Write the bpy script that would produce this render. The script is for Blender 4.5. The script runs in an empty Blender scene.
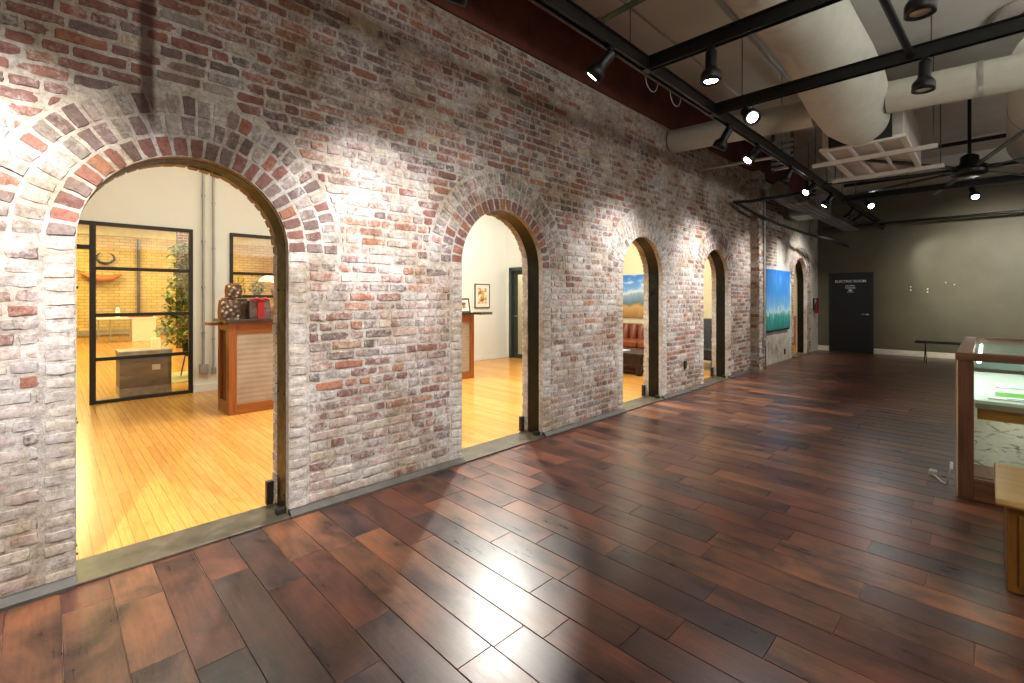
import bpy, math, random
from mathutils import Vector, Matrix, noise
R = math.radians
rnd = random.Random(7)
SC = bpy.context.scene
COL = SC.collection

# ------------------------------------------------------------------ colours / materials
def hx(h, a=1.0):
    h = h.lstrip('#'); c = [int(h[i:i+2], 16)/255 for i in (0, 2, 4)]
    return tuple((v/12.92 if v <= .04045 else ((v+.055)/1.055)**2.4) for v in c) + (a,)

class NT:
    def __init__(s, name):
        s.m = bpy.data.materials.new(name); s.m.use_nodes = True
        s.t = s.m.node_tree; s.b = s.t.nodes['Principled BSDF']; s.out = s.t.nodes['Material Output']
        s._obj = None
    def n(s, typ, **kw):
        nd = s.t.nodes.new(typ)
        for k, v in kw.items():
            if hasattr(nd, k) and not k.startswith('i_'): setattr(nd, k, v)
        return nd
    def l(s, a, b): s.t.links.new(a, b)
    def coord(s, scale=(1, 1, 1), rot=(0, 0, 0), loc=(0, 0, 0)):
        if s._obj is None: s._obj = s.n('ShaderNodeTexCoord')
        mp = s.n('ShaderNodeMapping'); mp.inputs['Scale'].default_value = scale
        mp.inputs['Rotation'].default_value = rot; mp.inputs['Location'].default_value = loc
        s.l(s._obj.outputs['Object'], mp.inputs['Vector']); return mp.outputs['Vector']
    def noise(s, sc, detail=4, rough=.55, vec=None, dist=0):
        nd = s.n('ShaderNodeTexNoise'); nd.inputs['Scale'].default_value = sc
        nd.inputs['Detail'].default_value = detail; nd.inputs['Roughness'].default_value = rough
        nd.inputs['Distortion'].default_value = dist
        s.l(vec if vec is not None else s.coord(), nd.inputs['Vector']); return nd.outputs['Fac']
    def ramp(s, fac, stops, interp='LINEAR'):
        nd = s.n('ShaderNodeValToRGB'); cr = nd.color_ramp; cr.interpolation = interp
        while len(cr.elements) < len(stops): cr.elements.new(.5)
        for e, (p, c) in zip(cr.elements, stops):
            e.position = p; e.color = c if isinstance(c, tuple) else (c, c, c, 1)
        s.l(fac, nd.inputs['Fac']); return nd.outputs['Color']
    def mix(s, fac, a, b, mode='MIX'):
        nd = s.n('ShaderNodeMix'); nd.data_type = 'RGBA'; nd.blend_type = mode
        for v, i in ((fac, 0), (a, 6), (b, 7)):
            if isinstance(v, (float, int)): nd.inputs[i].default_value = v if i == 0 else (v, v, v, 1)
            elif isinstance(v, tuple): nd.inputs[i].default_value = v
            else: s.l(v, nd.inputs[i])
        return nd.outputs[2]
    def math(s, op, a, b=0.0):
        nd = s.n('ShaderNodeMath'); nd.operation = op
        for v, i in ((a, 0), (b, 1)):
            if isinstance(v, (float, int)): nd.inputs[i].default_value = v
            else: s.l(v, nd.inputs[i])
        return nd.outputs[0]
    def bump(s, h, strength=.3, dist=.01, prev=None):
        nd = s.n('ShaderNodeBump'); nd.inputs['Strength'].default_value = strength
        nd.inputs['Distance'].default_value = dist; s.l(h, nd.inputs['Height'])
        if prev is not None: s.l(prev, nd.inputs['Normal'])
        s.l(nd.outputs['Normal'], s.b.inputs['Normal']); return nd.outputs['Normal']
    def set(s, **kw):
        for k, v in kw.items():
            i = s.b.inputs[{'base': 'Base Color', 'rough': 'Roughness', 'metal': 'Metallic', 'spec': 'Specular IOR Level', 'coat': 'Coat Weight', 'coatr': 'Coat Roughness', 'em': 'Emission Color', 'ems': 'Emission Strength', 'trans': 'Transmission Weight'}[k]]
            if isinstance(v, (float, int, tuple)): i.default_value = v
            else: s.l(v, i)
        return s

def plain(name, c, rough=.5, metal=0, var=.12, nsc=6, bump=0, bsc=60, spec=.5, coat=0):
    t = NT(name); c = hx(c) if isinstance(c, str) else c
    f = t.noise(nsc, 5, .6)
    dk = tuple(v*(1-var) for v in c[:3]) + (1,); lt = tuple(min(1, v*(1+var)) for v in c[:3]) + (1,)
    t.set(base=t.ramp(f, [(.3, dk), (.7, lt)]), rough=rough, metal=metal, spec=spec, coat=coat)
    if bump: t.bump(t.noise(bsc, 5, .6), bump, .01)
    return t.m

def emis(name, c, s):
    t = NT(name); c = hx(c) if isinstance(c, str) else c
    t.set(base=c, em=c, ems=float(s), rough=.4); return t.m

def wood(name, c1, c2, axis='X', rough=.35, sc=3.0, coat=.2):
    t = NT(name)
    k = {'X': (.6, 9, 9), 'Y': (9, .6, 9), 'Z': (9, 9, .6)}[axis]
    f = t.noise(sc, 6, .6, t.coord(k), .6); g = t.noise(sc*5, 4, .6, t.coord(k), .2)
    f = t.math('ADD', t.math('MULTIPLY', f, .7), t.math('MULTIPLY', g, .3))
    t.set(base=t.ramp(f, [(.32, hx(c1)), (.68, hx(c2))]), rough=rough, coat=coat); t.bump(g, .08, .004); return t.m

def glass(name, tint=(1, 1, 1, 1), refl=.06):
    t = NT(name); tr = t.n('ShaderNodeBsdfTransparent'); tr.inputs[0].default_value = tint
    gl = t.n('ShaderNodeBsdfGlossy'); gl.inputs['Roughness'].default_value = .03
    fr = t.n('ShaderNodeLayerWeight'); fr.inputs['Blend'].default_value = .25
    mx = t.n('ShaderNodeMixShader')
    t.l(t.math('ADD', t.math('MULTIPLY', fr.outputs['Fresnel'], .5), refl), mx.inputs[0])
    t.l(tr.outputs[0], mx.inputs[1]); t.l(gl.outputs[0], mx.inputs[2]); t.l(mx.outputs[0], t.out.inputs['Surface'])
    return t.m

# ------------------------------------------------------------------ mesh builder
class MB:
    def __init__(s): s.v = []; s.f = []; s.c = []; s.mi = []; s.smooth = []
    def add(s, vs, fs, smooth=False, mi=0, col=None):
        o = len(s.v); s.v += [tuple(p) for p in vs]; s.f += [tuple(i+o for i in f) for f in fs]
        s.mi += [mi]*len(fs); s.smooth += [smooth]*len(fs)
        s.c += [col or (1, 1, 1, 1)]*len(vs); return s
    def box(s, x0, x1, y0, y1, z0, z1, M=None, mi=0, col=None):
        vs = [Vector((x, y, z)) for z in (z0, z1) for y in (y0, y1) for x in (x0, x1)]
        if M: vs = [M @ p for p in vs]
        return s.add(vs, [(0, 2, 3, 1), (4, 5, 7, 6), (0, 1, 5, 4), (2, 6, 7, 3), (0, 4, 6, 2), (1, 3, 7, 5)], mi=mi, col=col)
    def tube(s, pts, r, n=12, cap=True, mi=0):
        pts = [Vector(p) for p in pts]; rs = r if isinstance(r, (list, tuple)) else [r]*len(pts)
        rings = []; up = None
        for i, p in enumerate(pts):
            d = (pts[min(i+1, len(pts)-1)] - pts[max(i-1, 0)]).normalized()
            if up is None: up = Vector((0, 0, 1)) if abs(d.z) < .9 else Vector((1, 0, 0))
            a = d.cross(up).normalized(); b = a.cross(d).normalized(); up = b
            rings.append([p + (a*math.cos(t)+b*math.sin(t))*rs[i] for t in [2*math.pi*k/n for k in range(n)]])
        vs = [q for rg in rings for q in rg]; fs = []
        for i in range(len(pts)-1):
            for k in range(n):
                k2 = (k+1) % n; fs.append((i*n+k, i*n+k2, (i+1)*n+k2, (i+1)*n+k))
        s.add(vs, fs, True, mi)
        if cap: s.add(rings[0], [tuple(reversed(range(n)))], False, mi); s.add(rings[-1], [tuple(range(n))], False, mi)
        return s
    def lathe(s, prof, c=(0, 0, 0), n=20, M=None, mi=0):
        vs = []; fs = []; m = len(prof)
        for k in range(n):
            t = 2*math.pi*k/n
            for (r, z) in prof:
                p = Vector((c[0]+r*math.cos(t), c[1]+r*math.sin(t), c[2]+z)); vs.append(M @ p if M else p)
        for k in range(n):
            for i in range(m-1):
                a = k*m+i; b = ((k+1) % n)*m+i; fs.append((a, b, b+1, a+1))
        return s.add(vs, fs, True, mi)
    def prism(s, poly, y0, y1, mi=0, ax='Y'):
        n = len(poly); mk = {'Y': lambda a, b, t: (a, t, b), 'X': lambda a, b, t: (t, a, b), 'Z': lambda a, b, t: (a, b, t)}[ax]
        vs = [mk(a, b, y0) for a, b in poly] + [mk(a, b, y1) for a, b in poly]
        fs = [tuple(range(n)), tuple(reversed(range(n, 2*n)))] + [(i, n+i, n+(i+1) % n, (i+1) % n) for i in range(n)]
        return s.add(vs, fs, mi=mi)
    def build(s, name, mat, parent=None, bevel=0, loc=None, seg=2):
        me = bpy.data.meshes.new(name); me.from_pydata(s.v, [], s.f)
        for m in (mat if isinstance(mat, (list, tuple)) else [mat]): me.materials.append(m)
        me.polygons.foreach_set('material_index', s.mi); me.polygons.foreach_set('use_smooth', s.smooth)
        if any(c != (1, 1, 1, 1) for c in s.c):
            a = me.color_attributes.new('Col', 'FLOAT_COLOR', 'POINT')
            a.data.foreach_set('color', [x for c in s.c for x in c])
        me.validate(); me.update()
        o = bpy.data.objects.new(name, me); COL.objects.link(o)
        if loc: o.location = loc
        if parent: o.parent = parent
        if bevel:
            b = o.modifiers.new('bevel', 'BEVEL'); b.width = bevel; b.segments = seg; b.limit_method = 'ANGLE'; b.angle_limit = R(40)
        return o

def tag(o, label=None, cat=None, group=None, kind=None):
    for k, v in (('label', label), ('category', cat), ('group', group), ('kind', kind)):
        if v: o[k] = v
    return o
def thing(name, label, cat, loc=(0, 0, 0), rz=0, group=None):
    o = bpy.data.objects.new(name, None); COL.objects.link(o); o.location = loc; o.rotation_euler = (0, 0, rz)
    o.empty_display_size = .1
    return tag(o, label, cat, group)
def st(o): return tag(o, kind='structure')
def copy_tree(o, parent=None):
    c = o.copy(); COL.objects.link(c)
    if parent: c.parent = parent
    for ch in list(o.children): copy_tree(ch, c)
    return c
def look(d):
    """matrix whose local -Z points along d"""
    return Vector(d).to_track_quat('-Z', 'Y').to_matrix().to_4x4()

# ------------------------------------------------------------------ key dimensions
D = 3.24; DB = 3.53; ZT = 3.885; XE = 15.05; CEIL = 4.45
SPR = 1.745
ARCH = [(.106, 1.135), (2.59, 3.655), (5.18, 6.20), (7.58, 8.61)]
A5 = (12.72, 13.95, 1.80)

M = {}
M['black'] = plain('black_painted_metal', '#0f0f10', .38, .3)
M['black_matte'] = plain('black_matte', '#141414', .6)
M['zinc'] = plain('galvanised_steel', '#a5a4a0', .4, .35)
M['rodm'] = plain('threaded_rod', '#57534d', .5, .6)
M['duct'] = plain('duct_wrap', '#bbbbb0', .75, 0, .06, 8, .25, 40)
M['pwhite'] = plain('painted_white_metal', '#c4beb6', .5)
M['frame'] = plain('dark_bronze_frame', '#2a2520', .45, .3)
M['gl'] = glass('window_glass')
M['glc'] = glass('case_glass', (.93, .98, .95, 1), .05)
M['white_wall'] = plain('white_plaster', '#e4e3da', .8, 0, .02, 3)
M['cream_wall'] = plain('cream_plaster', '#e0d6b4', .8, 0, .02, 3)
M['white'] = plain('white_paint', '#e8e6e0', .5, 0, .03)
M['led'] = emis('spot_lens_lit', (1, .97, .92, 1), 30)
M['lensdim'] = plain('spot_lens_unlit', '#c9c9c4', .2)

# ------------------------------------------------------------------ brick wall
def arch_pts(xa, xb, spr, r=None, n=28, a0=0, a1=math.pi):
    cx = (xa+xb)/2; r = r or (xb-xa)/2
    return [(cx+r*math.cos(a1+(a0-a1)*i/n), spr+r*math.sin(a1+(a0-a1)*i/n)) for i in range(n+1)]

def slab_with_arches(mb, y0, y1, xs, xe, zt, arches, col, rag=0):
    """solid wall slab with arched openings"""
    def quad(a, b, c, d): mb.add([a, b, c, d], [(0, 1, 2, 3)], col=col)
    x = xs
    for (xa, xb, spr) in arches:
        mb.box(x, xa, y0, y1, 0, zt, col=col)
        pts = arch_pts(xa, xb, spr)
        if rag: pts = [pts[0]]+[(p[0]+rnd.uniform(-rag, rag), p[1]+rnd.uniform(-rag, rag)) for p in pts[1:-1]]+[pts[-1]]
        for (ax, az), (bx, bz) in zip(pts, pts[1:]):
            quad((ax, y0, az), (bx, y0, bz), (bx, y0, zt), (ax, y0, zt))
            quad((bx, y1, bz), (ax, y1, az), (ax, y1, zt), (bx, y1, zt))
            quad((ax, y0, az), (ax, y1, az), (bx, y1, bz), (bx, y0, bz))
        x = xb
    mb.box(x, xe, y0, y1, 0, zt, col=col)

MORT = hx('#b2aba1', .46)
def nz(x, z, s, o=0): return noise.noise(Vector((x*s+o, z*s, o*1.7)))
PAL = {'red': ['#7e4438', '#8a4a38', '#703c34', '#94543f', '#7a463e'],
       'orange': ['#a4623f', '#9a5538', '#9c643f'],
       'plum': ['#6a5050', '#75605c', '#5d4846', '#7d6a67'],
       'grey': ['#968a82', '#8b837e', '#a39a91', '#8a8580'],
       'cream': ['#c2b7a3', '#cbc1b0', '#b6a98f', '#c7b694'],
       'dark': ['#4a3a35', '#3e3430']}
def brickcol(x, z, kind=None):
    if kind is None:
        w = {'red': 4.4, 'orange': 1.3, 'plum': 2.6, 'grey': .8, 'cream': .4, 'dark': .3}
        if z > 2.2 and x < 1.0: w['red'] += 2.0; w['orange'] += .4
        if 1.1 < x < 2.6 and z < 1.9: w['red'] += .8; w['orange'] += 1.0
        if x > 8.8: w['cream'] += 2.5; w['plum'] -= 1.2
        if x > 3.6: w['cream'] += 1.2; w['grey'] += .8; w['orange'] += .3
        if z > 2.7 and x > 1.6: w['orange'] += .8; w['cream'] += 1.2; w['plum'] -= .6
        if z < .5 and x < 2.6: w['cream'] += 1.5; w['grey'] += 1
        t = rnd.uniform(0, sum(w.values()))
        for kind, v in w.items():
            t -= v
            if t <= 0: break
    c = hx(rnd.choice(PAL[kind])); k = rnd.uniform(.82, 1.14)
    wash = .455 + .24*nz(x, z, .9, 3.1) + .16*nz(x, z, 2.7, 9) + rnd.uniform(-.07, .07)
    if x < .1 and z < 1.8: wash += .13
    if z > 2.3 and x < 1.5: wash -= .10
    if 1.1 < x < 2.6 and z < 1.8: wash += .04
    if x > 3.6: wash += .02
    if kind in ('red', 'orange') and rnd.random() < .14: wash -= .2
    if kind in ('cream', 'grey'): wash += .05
    return (c[0]*k, c[1]*k, c[2]*k, max(0, min(1, wash)))

def brick(mb, q, y, base, col, nx=5, nzc=3, jit=.0036):
    """q = four (x,z) corners: bl, br, tr, tl. face at depth y, sides run back to base"""
    bl, br, tr, tl = [Vector((p[0], p[1])) for p in q]
    y += rnd.uniform(-.002, .002); tilt = rnd.uniform(-.003, .003)
    vs = []; f = []
    sx, sz = .035, .09
    L = max((br-bl).length, .02); Hh = max((tl-bl).length, .02)
    sx = min(.3, .007/L); sz = min(.3, .007/Hh)
    for j in range(nzc+1):
        for i in range(nx+1):
            u = sx+(1-2*sx)*i/nx; v = sz+(1-2*sz)*j/nzc
            p = bl.lerp(br, u).lerp(tl.lerp(tr, u), v)
            e = (i in (0, nx)) + (j in (0, nzc))
            vs.append((p.x+rnd.uniform(-jit, jit), y + tilt*(u-.5)*2 + (.001 if e == 1 else .003 if e == 2 else 0) + rnd.uniform(-.0013, .0013), p.y+rnd.uniform(-jit, jit)))
    w = nx+1
    for j in range(nzc):
        for i in range(nx):
            a = j*w+i; f.append((a, a+1, a+w+1, a+w))
    loop = [i for i in range(w)] + [j*w+nx for j in range(1, nzc+1)] + [nzc*w+i for i in range(nx-1, -1, -1)] + [j*w for j in range(nzc-1, 0, -1)]
    o = len(vs)
    cen = (bl+br+tr+tl)/4
    for k in loop:
        x, yy, z = vs[k]; p = Vector((x, z)); d = p-cen; p = cen + d*(1+.006/max(d.length, .02))
        vs.append((p.x, base, p.y))
    m = len(loop); front = vs[:o]; back = vs[o:]
    mb.add(front, f, True, col=col)
    mb.add([front[k] for k in loop]+back, [(k, m+k, m+(k+1) % m, (k+1) % m) for k in range(m)], False, col=col)

wall = MB()
arches = [(a, b, SPR) for a, b in ARCH]
CORE = D+.0045
slab_with_arches(wall, CORE, 3.30, -2.2, 9.72, ZT, arches, MORT)
# back wythe
slab_with_arches(wall, 3.30, 3.45, -2.2, 9.72, ZT, [(a-.02, b+.02, s) for a, b, s in arches], hx('#a89c88', .5))
slab_with_arches(wall, 3.45, DB, -2.2, 9.72, ZT, [(a-.004, b+.004, s) for a, b, s in arches], hx('#b5aa97', .55), rag=.006)
H0, CH = .035, .0688
RINGS = 3; RT = .118
def ext(xc, z, r0, spr):
    dz = z-spr
    if dz < 0: return None
    if dz >= r0: return 0
    return math.sqrt(r0*r0-dz*dz)
def blocked(z0, z1, z):
    """list of blocked (xl, xr) intervals of a course at height z"""
    out = []
    for xa, xb, spr in arches:
        cx = (xa+xb)/2; r = (xb-xa)/2
        if z <= spr: out.append((xa-.132, xb+.132))
        else:
            e = ext(cx, z, r+RINGS*RT+.012, spr)
            if e: out.append((cx-e, cx+e))
    return out
def field(x0, x1, z0, zt, yf, base, blk=True, kind=None):
    z = z0; ci = 0
    while z < zt-.02:
        h = min(CH, zt-z)-.0085
        zb, zu = z, z+h
        x = x0 - rnd.uniform(0, .2)
        hdr = (ci % 6 == 5)
        B0 = blocked(0, 0, zb) if blk else []; B1 = blocked(0, 0, zu) if blk else []
        while x < x1:
            w = rnd.choice([.205, .205, .205, .1, .1, .16, .215]) if not hdr else rnd.choice([.1, .1, .105, .2])
            w += rnd.uniform(-.012, .012)
            xl, xr = max(x, x0), min(x+w, x1)
            x += w + rnd.uniform(.007, .012)
            # clip
            segs = [(xl, xr, xl, xr)]
            ok = True; lb, rb, lt, rt = xl, xr, xl, xr
            mid = (xl+xr)/2
            for B, isb in ((B0, 1), (B1, 0)):
                for (a, b) in B:
                    l, r_ = (lb, rb) if isb else (lt, rt)
                    if r_ <= a or l >= b: continue
                    if l >= a and r_ <= b: l = r_ = mid; ok = ok and not isb
                    elif mid < (a+b)/2: r_ = min(r_, a) if l < a else r_
                    else: l = max(l, b) if r_ > b else l
                    if r_-l < .012: ok = False
                    if isb: lb, rb = l, r_
                    else: lt, rt = l, r_
            if not ok or rb-lb < .015 or rt-lt < .012: continue
            wv = .006*nz(mid, zb, 1.3, 5)
            j = [rnd.uniform(-.003, .003) for _ in range(4)]
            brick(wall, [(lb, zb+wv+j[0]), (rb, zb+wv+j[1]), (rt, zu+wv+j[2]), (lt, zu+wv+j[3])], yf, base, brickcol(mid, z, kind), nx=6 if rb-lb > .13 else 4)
        z += CH; ci += 1
field(-2.2, 9.72, .045, ZT-.004, D, CORE+.004)
for ai, (xa, xb, spr) in enumerate(arches):
    cx = (xa+xb)/2; r = (xb-xa)/2
    # jamb columns
    z = .03
    while z < spr-.03:
        for (a, b) in ((xa-.118, xa-.001), (xb+.001, xb+.118)):
            c = brickcol(a, z, rnd.choice(['cream', 'cream', 'grey', 'cream', 'grey'] if ai < 3 else ['cream', 'red', 'cream']))
            j = rnd.uniform(-.003, .003)
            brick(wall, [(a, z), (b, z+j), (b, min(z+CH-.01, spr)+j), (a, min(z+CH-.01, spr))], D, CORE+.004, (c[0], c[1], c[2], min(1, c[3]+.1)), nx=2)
        z += CH
    # rings
    for k in range(RINGS):
        r0 = r+k*RT+.001; r1 = r0+RT-.007
        n = int(math.pi*(r0+.03)/.072)
        for i in range(n):
            a0 = math.pi*(i+.05)/n+rnd.uniform(-.005, .005); a1 = math.pi*(i+.95)/n+rnd.uniform(-.006, .006)
            P = lambda rr, a: (cx-rr*math.cos(a), spr+rr*math.sin(a))
            if ai < 2: kd = rnd.choice(['red', 'red', 'orange', 'plum', 'red']) if k == 0 else rnd.choice(['red', 'plum', 'grey', 'plum', 'grey'])
            elif ai == 2: kd = rnd.choice(['grey', 'grey', 'grey', 'plum'])
            else: kd = rnd.choice(['plum', 'grey', 'red'])
            c = brickcol(cx, spr+r, kd)
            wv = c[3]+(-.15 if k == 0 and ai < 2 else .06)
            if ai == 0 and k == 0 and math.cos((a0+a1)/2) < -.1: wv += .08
            dj = rnd.uniform(-.01, .006) if k == RINGS-1 else 0
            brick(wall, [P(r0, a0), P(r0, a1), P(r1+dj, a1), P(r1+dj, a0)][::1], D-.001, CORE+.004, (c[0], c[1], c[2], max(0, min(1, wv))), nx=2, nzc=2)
    # ragged bricks of the rear wythe along the opening
    z = .03
    while z < spr:
        for sgn, xx in ((1, xa), (-1, xb)):
            o = rnd.uniform(.000, .009) * (0.1 if sgn > 0 and ai == 0 else 1)
            c = brickcol(xx, z, 'cream')
            a, b = (xx-.02, xx+o) if sgn > 0 else (xx-o, xx+.02)
            wall.box(a, b, 3.458, DB+rnd.uniform(0, .01), z, z+CH-.012, col=c)
        z += CH
    n = 26
    for i in range(n):
        a = math.pi*(i+.5)/n; o = rnd.uniform(.000, .009) * (.1 if ai == 0 and i < 9 else 1)
        T = Matrix.Translation((cx, 0, spr)) @ Matrix.Rotation(a, 4, 'Y')
        wall.box(-r-.02, -r+o, 3.458, DB+rnd.uniform(0, .01), -.024, .024, M=T, col=brickcol(cx, 2, 'cream'))
# pilaster between brick and plaster
PX0, PX1, PY = 9.72, 10.06, 3.08
wall.box(PX0+.01, PX1-.01, PY+.012, DB, 0, ZT, col=MORT)
def pilaster():
    z = .03; ci = 0
    while z < ZT-.08:
        cuts = [PX0, PX0+.11, PX1] if ci % 2 else [PX0, PX1-.12, PX1]
        for a, b in zip(cuts, cuts[1:]):
            brick(wall, [(a+.005, z), (b-.005, z), (b-.005, z+CH-.011), (a+.005, z+CH-.011)], PY, PY+.02, brickcol(9.9, z, rnd.choice(['cream', 'cream', 'cream', 'orange', 'plum'])), nx=2)
        for a, b in (((PY+.012, 3.24),) if ci % 2 else ((PY+.012, 3.12), (3.135, 3.24))):
            wall.box(PX0-.002, PX0+.02, a, b, z, z+CH-.011, col=brickcol(9.9, z, rnd.choice(['cream', 'orange', 'cream', 'cream', 'dark'])))
        z += CH; ci += 1
pilaster()
bt = NT('whitewashed_old_brick')
at = bt.n('ShaderNodeAttribute'); at.attribute_name = 'Col'
n1 = bt.noise(13, 10, .72, None, .4); n2 = bt.noise(55, 6, .75); n3 = bt.noise(2.2, 4, .6)
msum = bt.math('ADD', bt.math('MULTIPLY', n1, .65), bt.math('MULTIPLY', n2, .35))
wv = bt.math('ADD', bt.math('MULTIPLY', bt.math('SUBTRACT', msum, .5), 2.0), at.outputs['Alpha'])
mask = bt.ramp(wv, [(.34, .16), (.46, .44), (.54, .82), (.64, 1.0)])
body = bt.mix(bt.ramp(bt.noise(30, 6, .7), [(.35, .0), (.75, .75)]), at.outputs['Color'], (.16, .11, .09, 1), 'MIX')
body = bt.mix(.45, at.outputs['Color'], body)
lime = bt.ramp(bt.noise(18, 5, .6), [(.3, hx('#b5aeac')), (.5, hx('#d2cdc9')), (.7, hx('#ebe7e1'))])
lime = bt.mix(.38, lime, bt.mix(.55, at.outputs['Color'], hx('#a79c9a')))
crack = bt.ramp(bt.noise(24, 9, .85, None, 1.0), [(.38, .58), (.48, 1.0)])
cc = bt.mix(1.0, bt.mix(bt.math('MULTIPLY', mask, .9), body, lime), crack, 'MULTIPLY')
grime = bt.ramp(n3, [(.3, hx('#cfc0a8')), (.6, (1, 1, 1, 1))])
sepz = bt.n('ShaderNodeSeparateXYZ'); bt.l(bt.coord(), sepz.inputs[0])
# a soot-dark vertical stain above the first arch
dx = bt.math('ABSOLUTE', bt.math('SUBTRACT', sepz.outputs['X'], bt.math('ADD', .375, bt.math('MULTIPLY', bt.noise(5, 3), .03))))
stain = bt.math('MULTIPLY', bt.ramp(dx, [(.02, 1.0), (.05, 0.0)]), bt.ramp(sepz.outputs['Z'], [(0, 0.0), (1, 0.0)]))
stz = bt.n('ShaderNodeMapRange'); bt.l(sepz.outputs['Z'], stz.inputs[0]); stz.inputs[1].default_value = 2.3; stz.inputs[2].default_value = 2.5
stain = bt.math('MULTIPLY', bt.math('MULTIPLY', bt.ramp(dx, [(.022, 1.0), (.045, 0.0)]), stz.outputs[0]), .80)
dirt = bt.ramp(bt.noise(34, 8, .8), [(.42, (.42, .34, .30, 1)), (.52, (1, 1, 1, 1))])
cc = bt.mix(.45, cc, dirt, 'MULTIPLY')
cc = bt.mix(1.0, cc, grime, 'MULTIPLY')
cc = bt.mix(stain, cc, hx('#3a2019'))
bt.set(base=cc, rough=.85, spec=.25)
bt.bump(bt.math('ADD', bt.math('MULTIPLY', n2, .5), bt.math('MULTIPLY', bt.noise(140, 4, .6), .35)), .8, .006)
M['brick'] = bt.m
st(wall.build('wall_left', M['brick']))

# steel liners in the arches
lin = NT('arch_liner_steel')
f = lin.noise(7, 6, .7)
lin.set(base=lin.ramp(f, [(.3, hx('#0e0f0b')), (.55, hx('#191a14')), (.75, hx('#2a281e'))]), metal=.55, rough=lin.ramp(lin.noise(14, 4), [(.3, .28), (.7, .5)]))
M['liner'] = lin.m
for i, (xa, xb, spr) in enumerate(arches):
    mb = MB(); o = arch_pts(xa-.015, xb+.015, spr, n=40); inn = arch_pts(xa+.001, xb-.003, spr, n=40)
    o = [(xa-.015, .0)]+o+[(xb+.015, 0)]; inn = [(xa+.001, .0)]+inn+[(xb-.003, 0)]
    for k in range(len(o)-1):
        vs = [(o[k][0], 3.302, o[k][1]), (o[k+1][0], 3.302, o[k+1][1]), (inn[k+1][0], 3.302, inn[k+1][1]), (inn[k][0], 3.302, inn[k][1])]
        vs += [(x, 3.452, z) for x, _, z in vs]
        mb.add(vs, [(0, 1, 2, 3), (7, 6, 5, 4), (3, 2, 6, 7), (0, 4, 5, 1)])
    for xx, s in ((xa, 1), (xb, -1)):
        x0_, x1_ = sorted((xx+s*.002, xx+s*.006))
        mb.box(x0_, x1_, 3.304, 3.45, 1.28, 1.286)
        for yb in (3.32, 3.43):
            for zb in (.12, .8, 1.5): mb.tube([(xx+s*.0, yb, zb), (xx+s*.010, yb, zb)], .006, 8)
    for p in range(len(mb.smooth)): mb.smooth[p] = False
    st(mb.build('trim_%d' % (i+1), M['liner']))
    # iron foot clips at the sill
    mb = MB().box(xb-.055, xb-.01, 3.50, 3.54, 0.012, .17).box(xb-.06, xb+.0, 3.28, 3.33, 0.012, .05)
    st(mb.build('trim_%d' % (i+21), M['frame'], bevel=.004))

# thresholds
th = NT('worn_stone_sill'); f = th.noise(6, 7, .7)
th.set(base=th.ramp(f, [(.3, hx('#2f2a20')), (.55, hx('#50483a')), (.75, hx('#6e6452'))]), rough=.32); th.bump(th.noise(30, 5), .15, .005)
for i, (a, b) in enumerate(ARCH + [(A5[0], A5[1])]):
    st(MB().box(a-.02, b+.02, 3.205, 3.50, 0, .014).build('trim_%d' % (i+6), th.m, bevel=.004))

# plaster wall with the last arch
pl = NT('patchy_old_plaster'); a = pl.noise(1.6, 7, .65, None, .6); b = pl.noise(9, 6, .7)
pc = pl.ramp(pl.math('ADD', pl.math('MULTIPLY', a, .7), pl.math('MULTIPLY', b, .3)), [(.36, hx('#8a7a66')), (.46, hx('#b3aa9c')), (.6, hx('#cac5bb')), (.75, hx('#b7ada0'))])
pl.set(base=pc, rough=.85, spec=.2); pl.bump(b, .5, .01)
PW = 3.285
mb = MB()
slab_with_arches(mb, PW, DB, 10.04, XE, ZT, [(A5[0], A5[1], A5[2])], (1, 1, 1, 1))
st(mb.build('wall_plaster', pl.m))
mb = MB(); wall = mb
field(10.06, 11.5, 2.12, 3.55, PW-.006, PW+.01, blk=False)
field(11.5, 12.1, 2.75, 3.55, PW-.006, PW+.01, blk=False)
xa, xb, spr = A5
z = .03
while z < spr:
    for a, b in ((xa-.13, xa), (xb, xb+.13), (xb+.14, xb+.30)):
        o = rnd.uniform(-.02, .03)
        brick(mb, [(a, z), (b+(o if a > xb+.1 else 0), z), (b+(o if a > xb+.1 else 0), z+CH-.01), (a, z+CH-.01)], PW-.02, PW+.01, brickcol(4.5, z, rnd.choice(['cream', 'cream', 'grey', 'orange'])), nx=2)
    z += CH
for k in range(2):
    r0 = (xb-xa)/2+k*.12; n = int(math.pi*r0/.078)
    for i in range(n):
        a0 = math.pi*(i+.08)/n; a1 = math.pi*(i+.92)/n; P = lambda rr, a: ((xa+xb)/2-rr*math.cos(a), spr+rr*math.sin(a))
        brick(mb, [P(r0, a0), P(r0, a1), P(r0+.11, a1), P(r0+.11, a0)], PW-.02-.01*k, PW+.01, brickcol(4, 1, rnd.choice(['cream', 'cream', 'grey', 'orange'])), nx=2)
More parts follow.
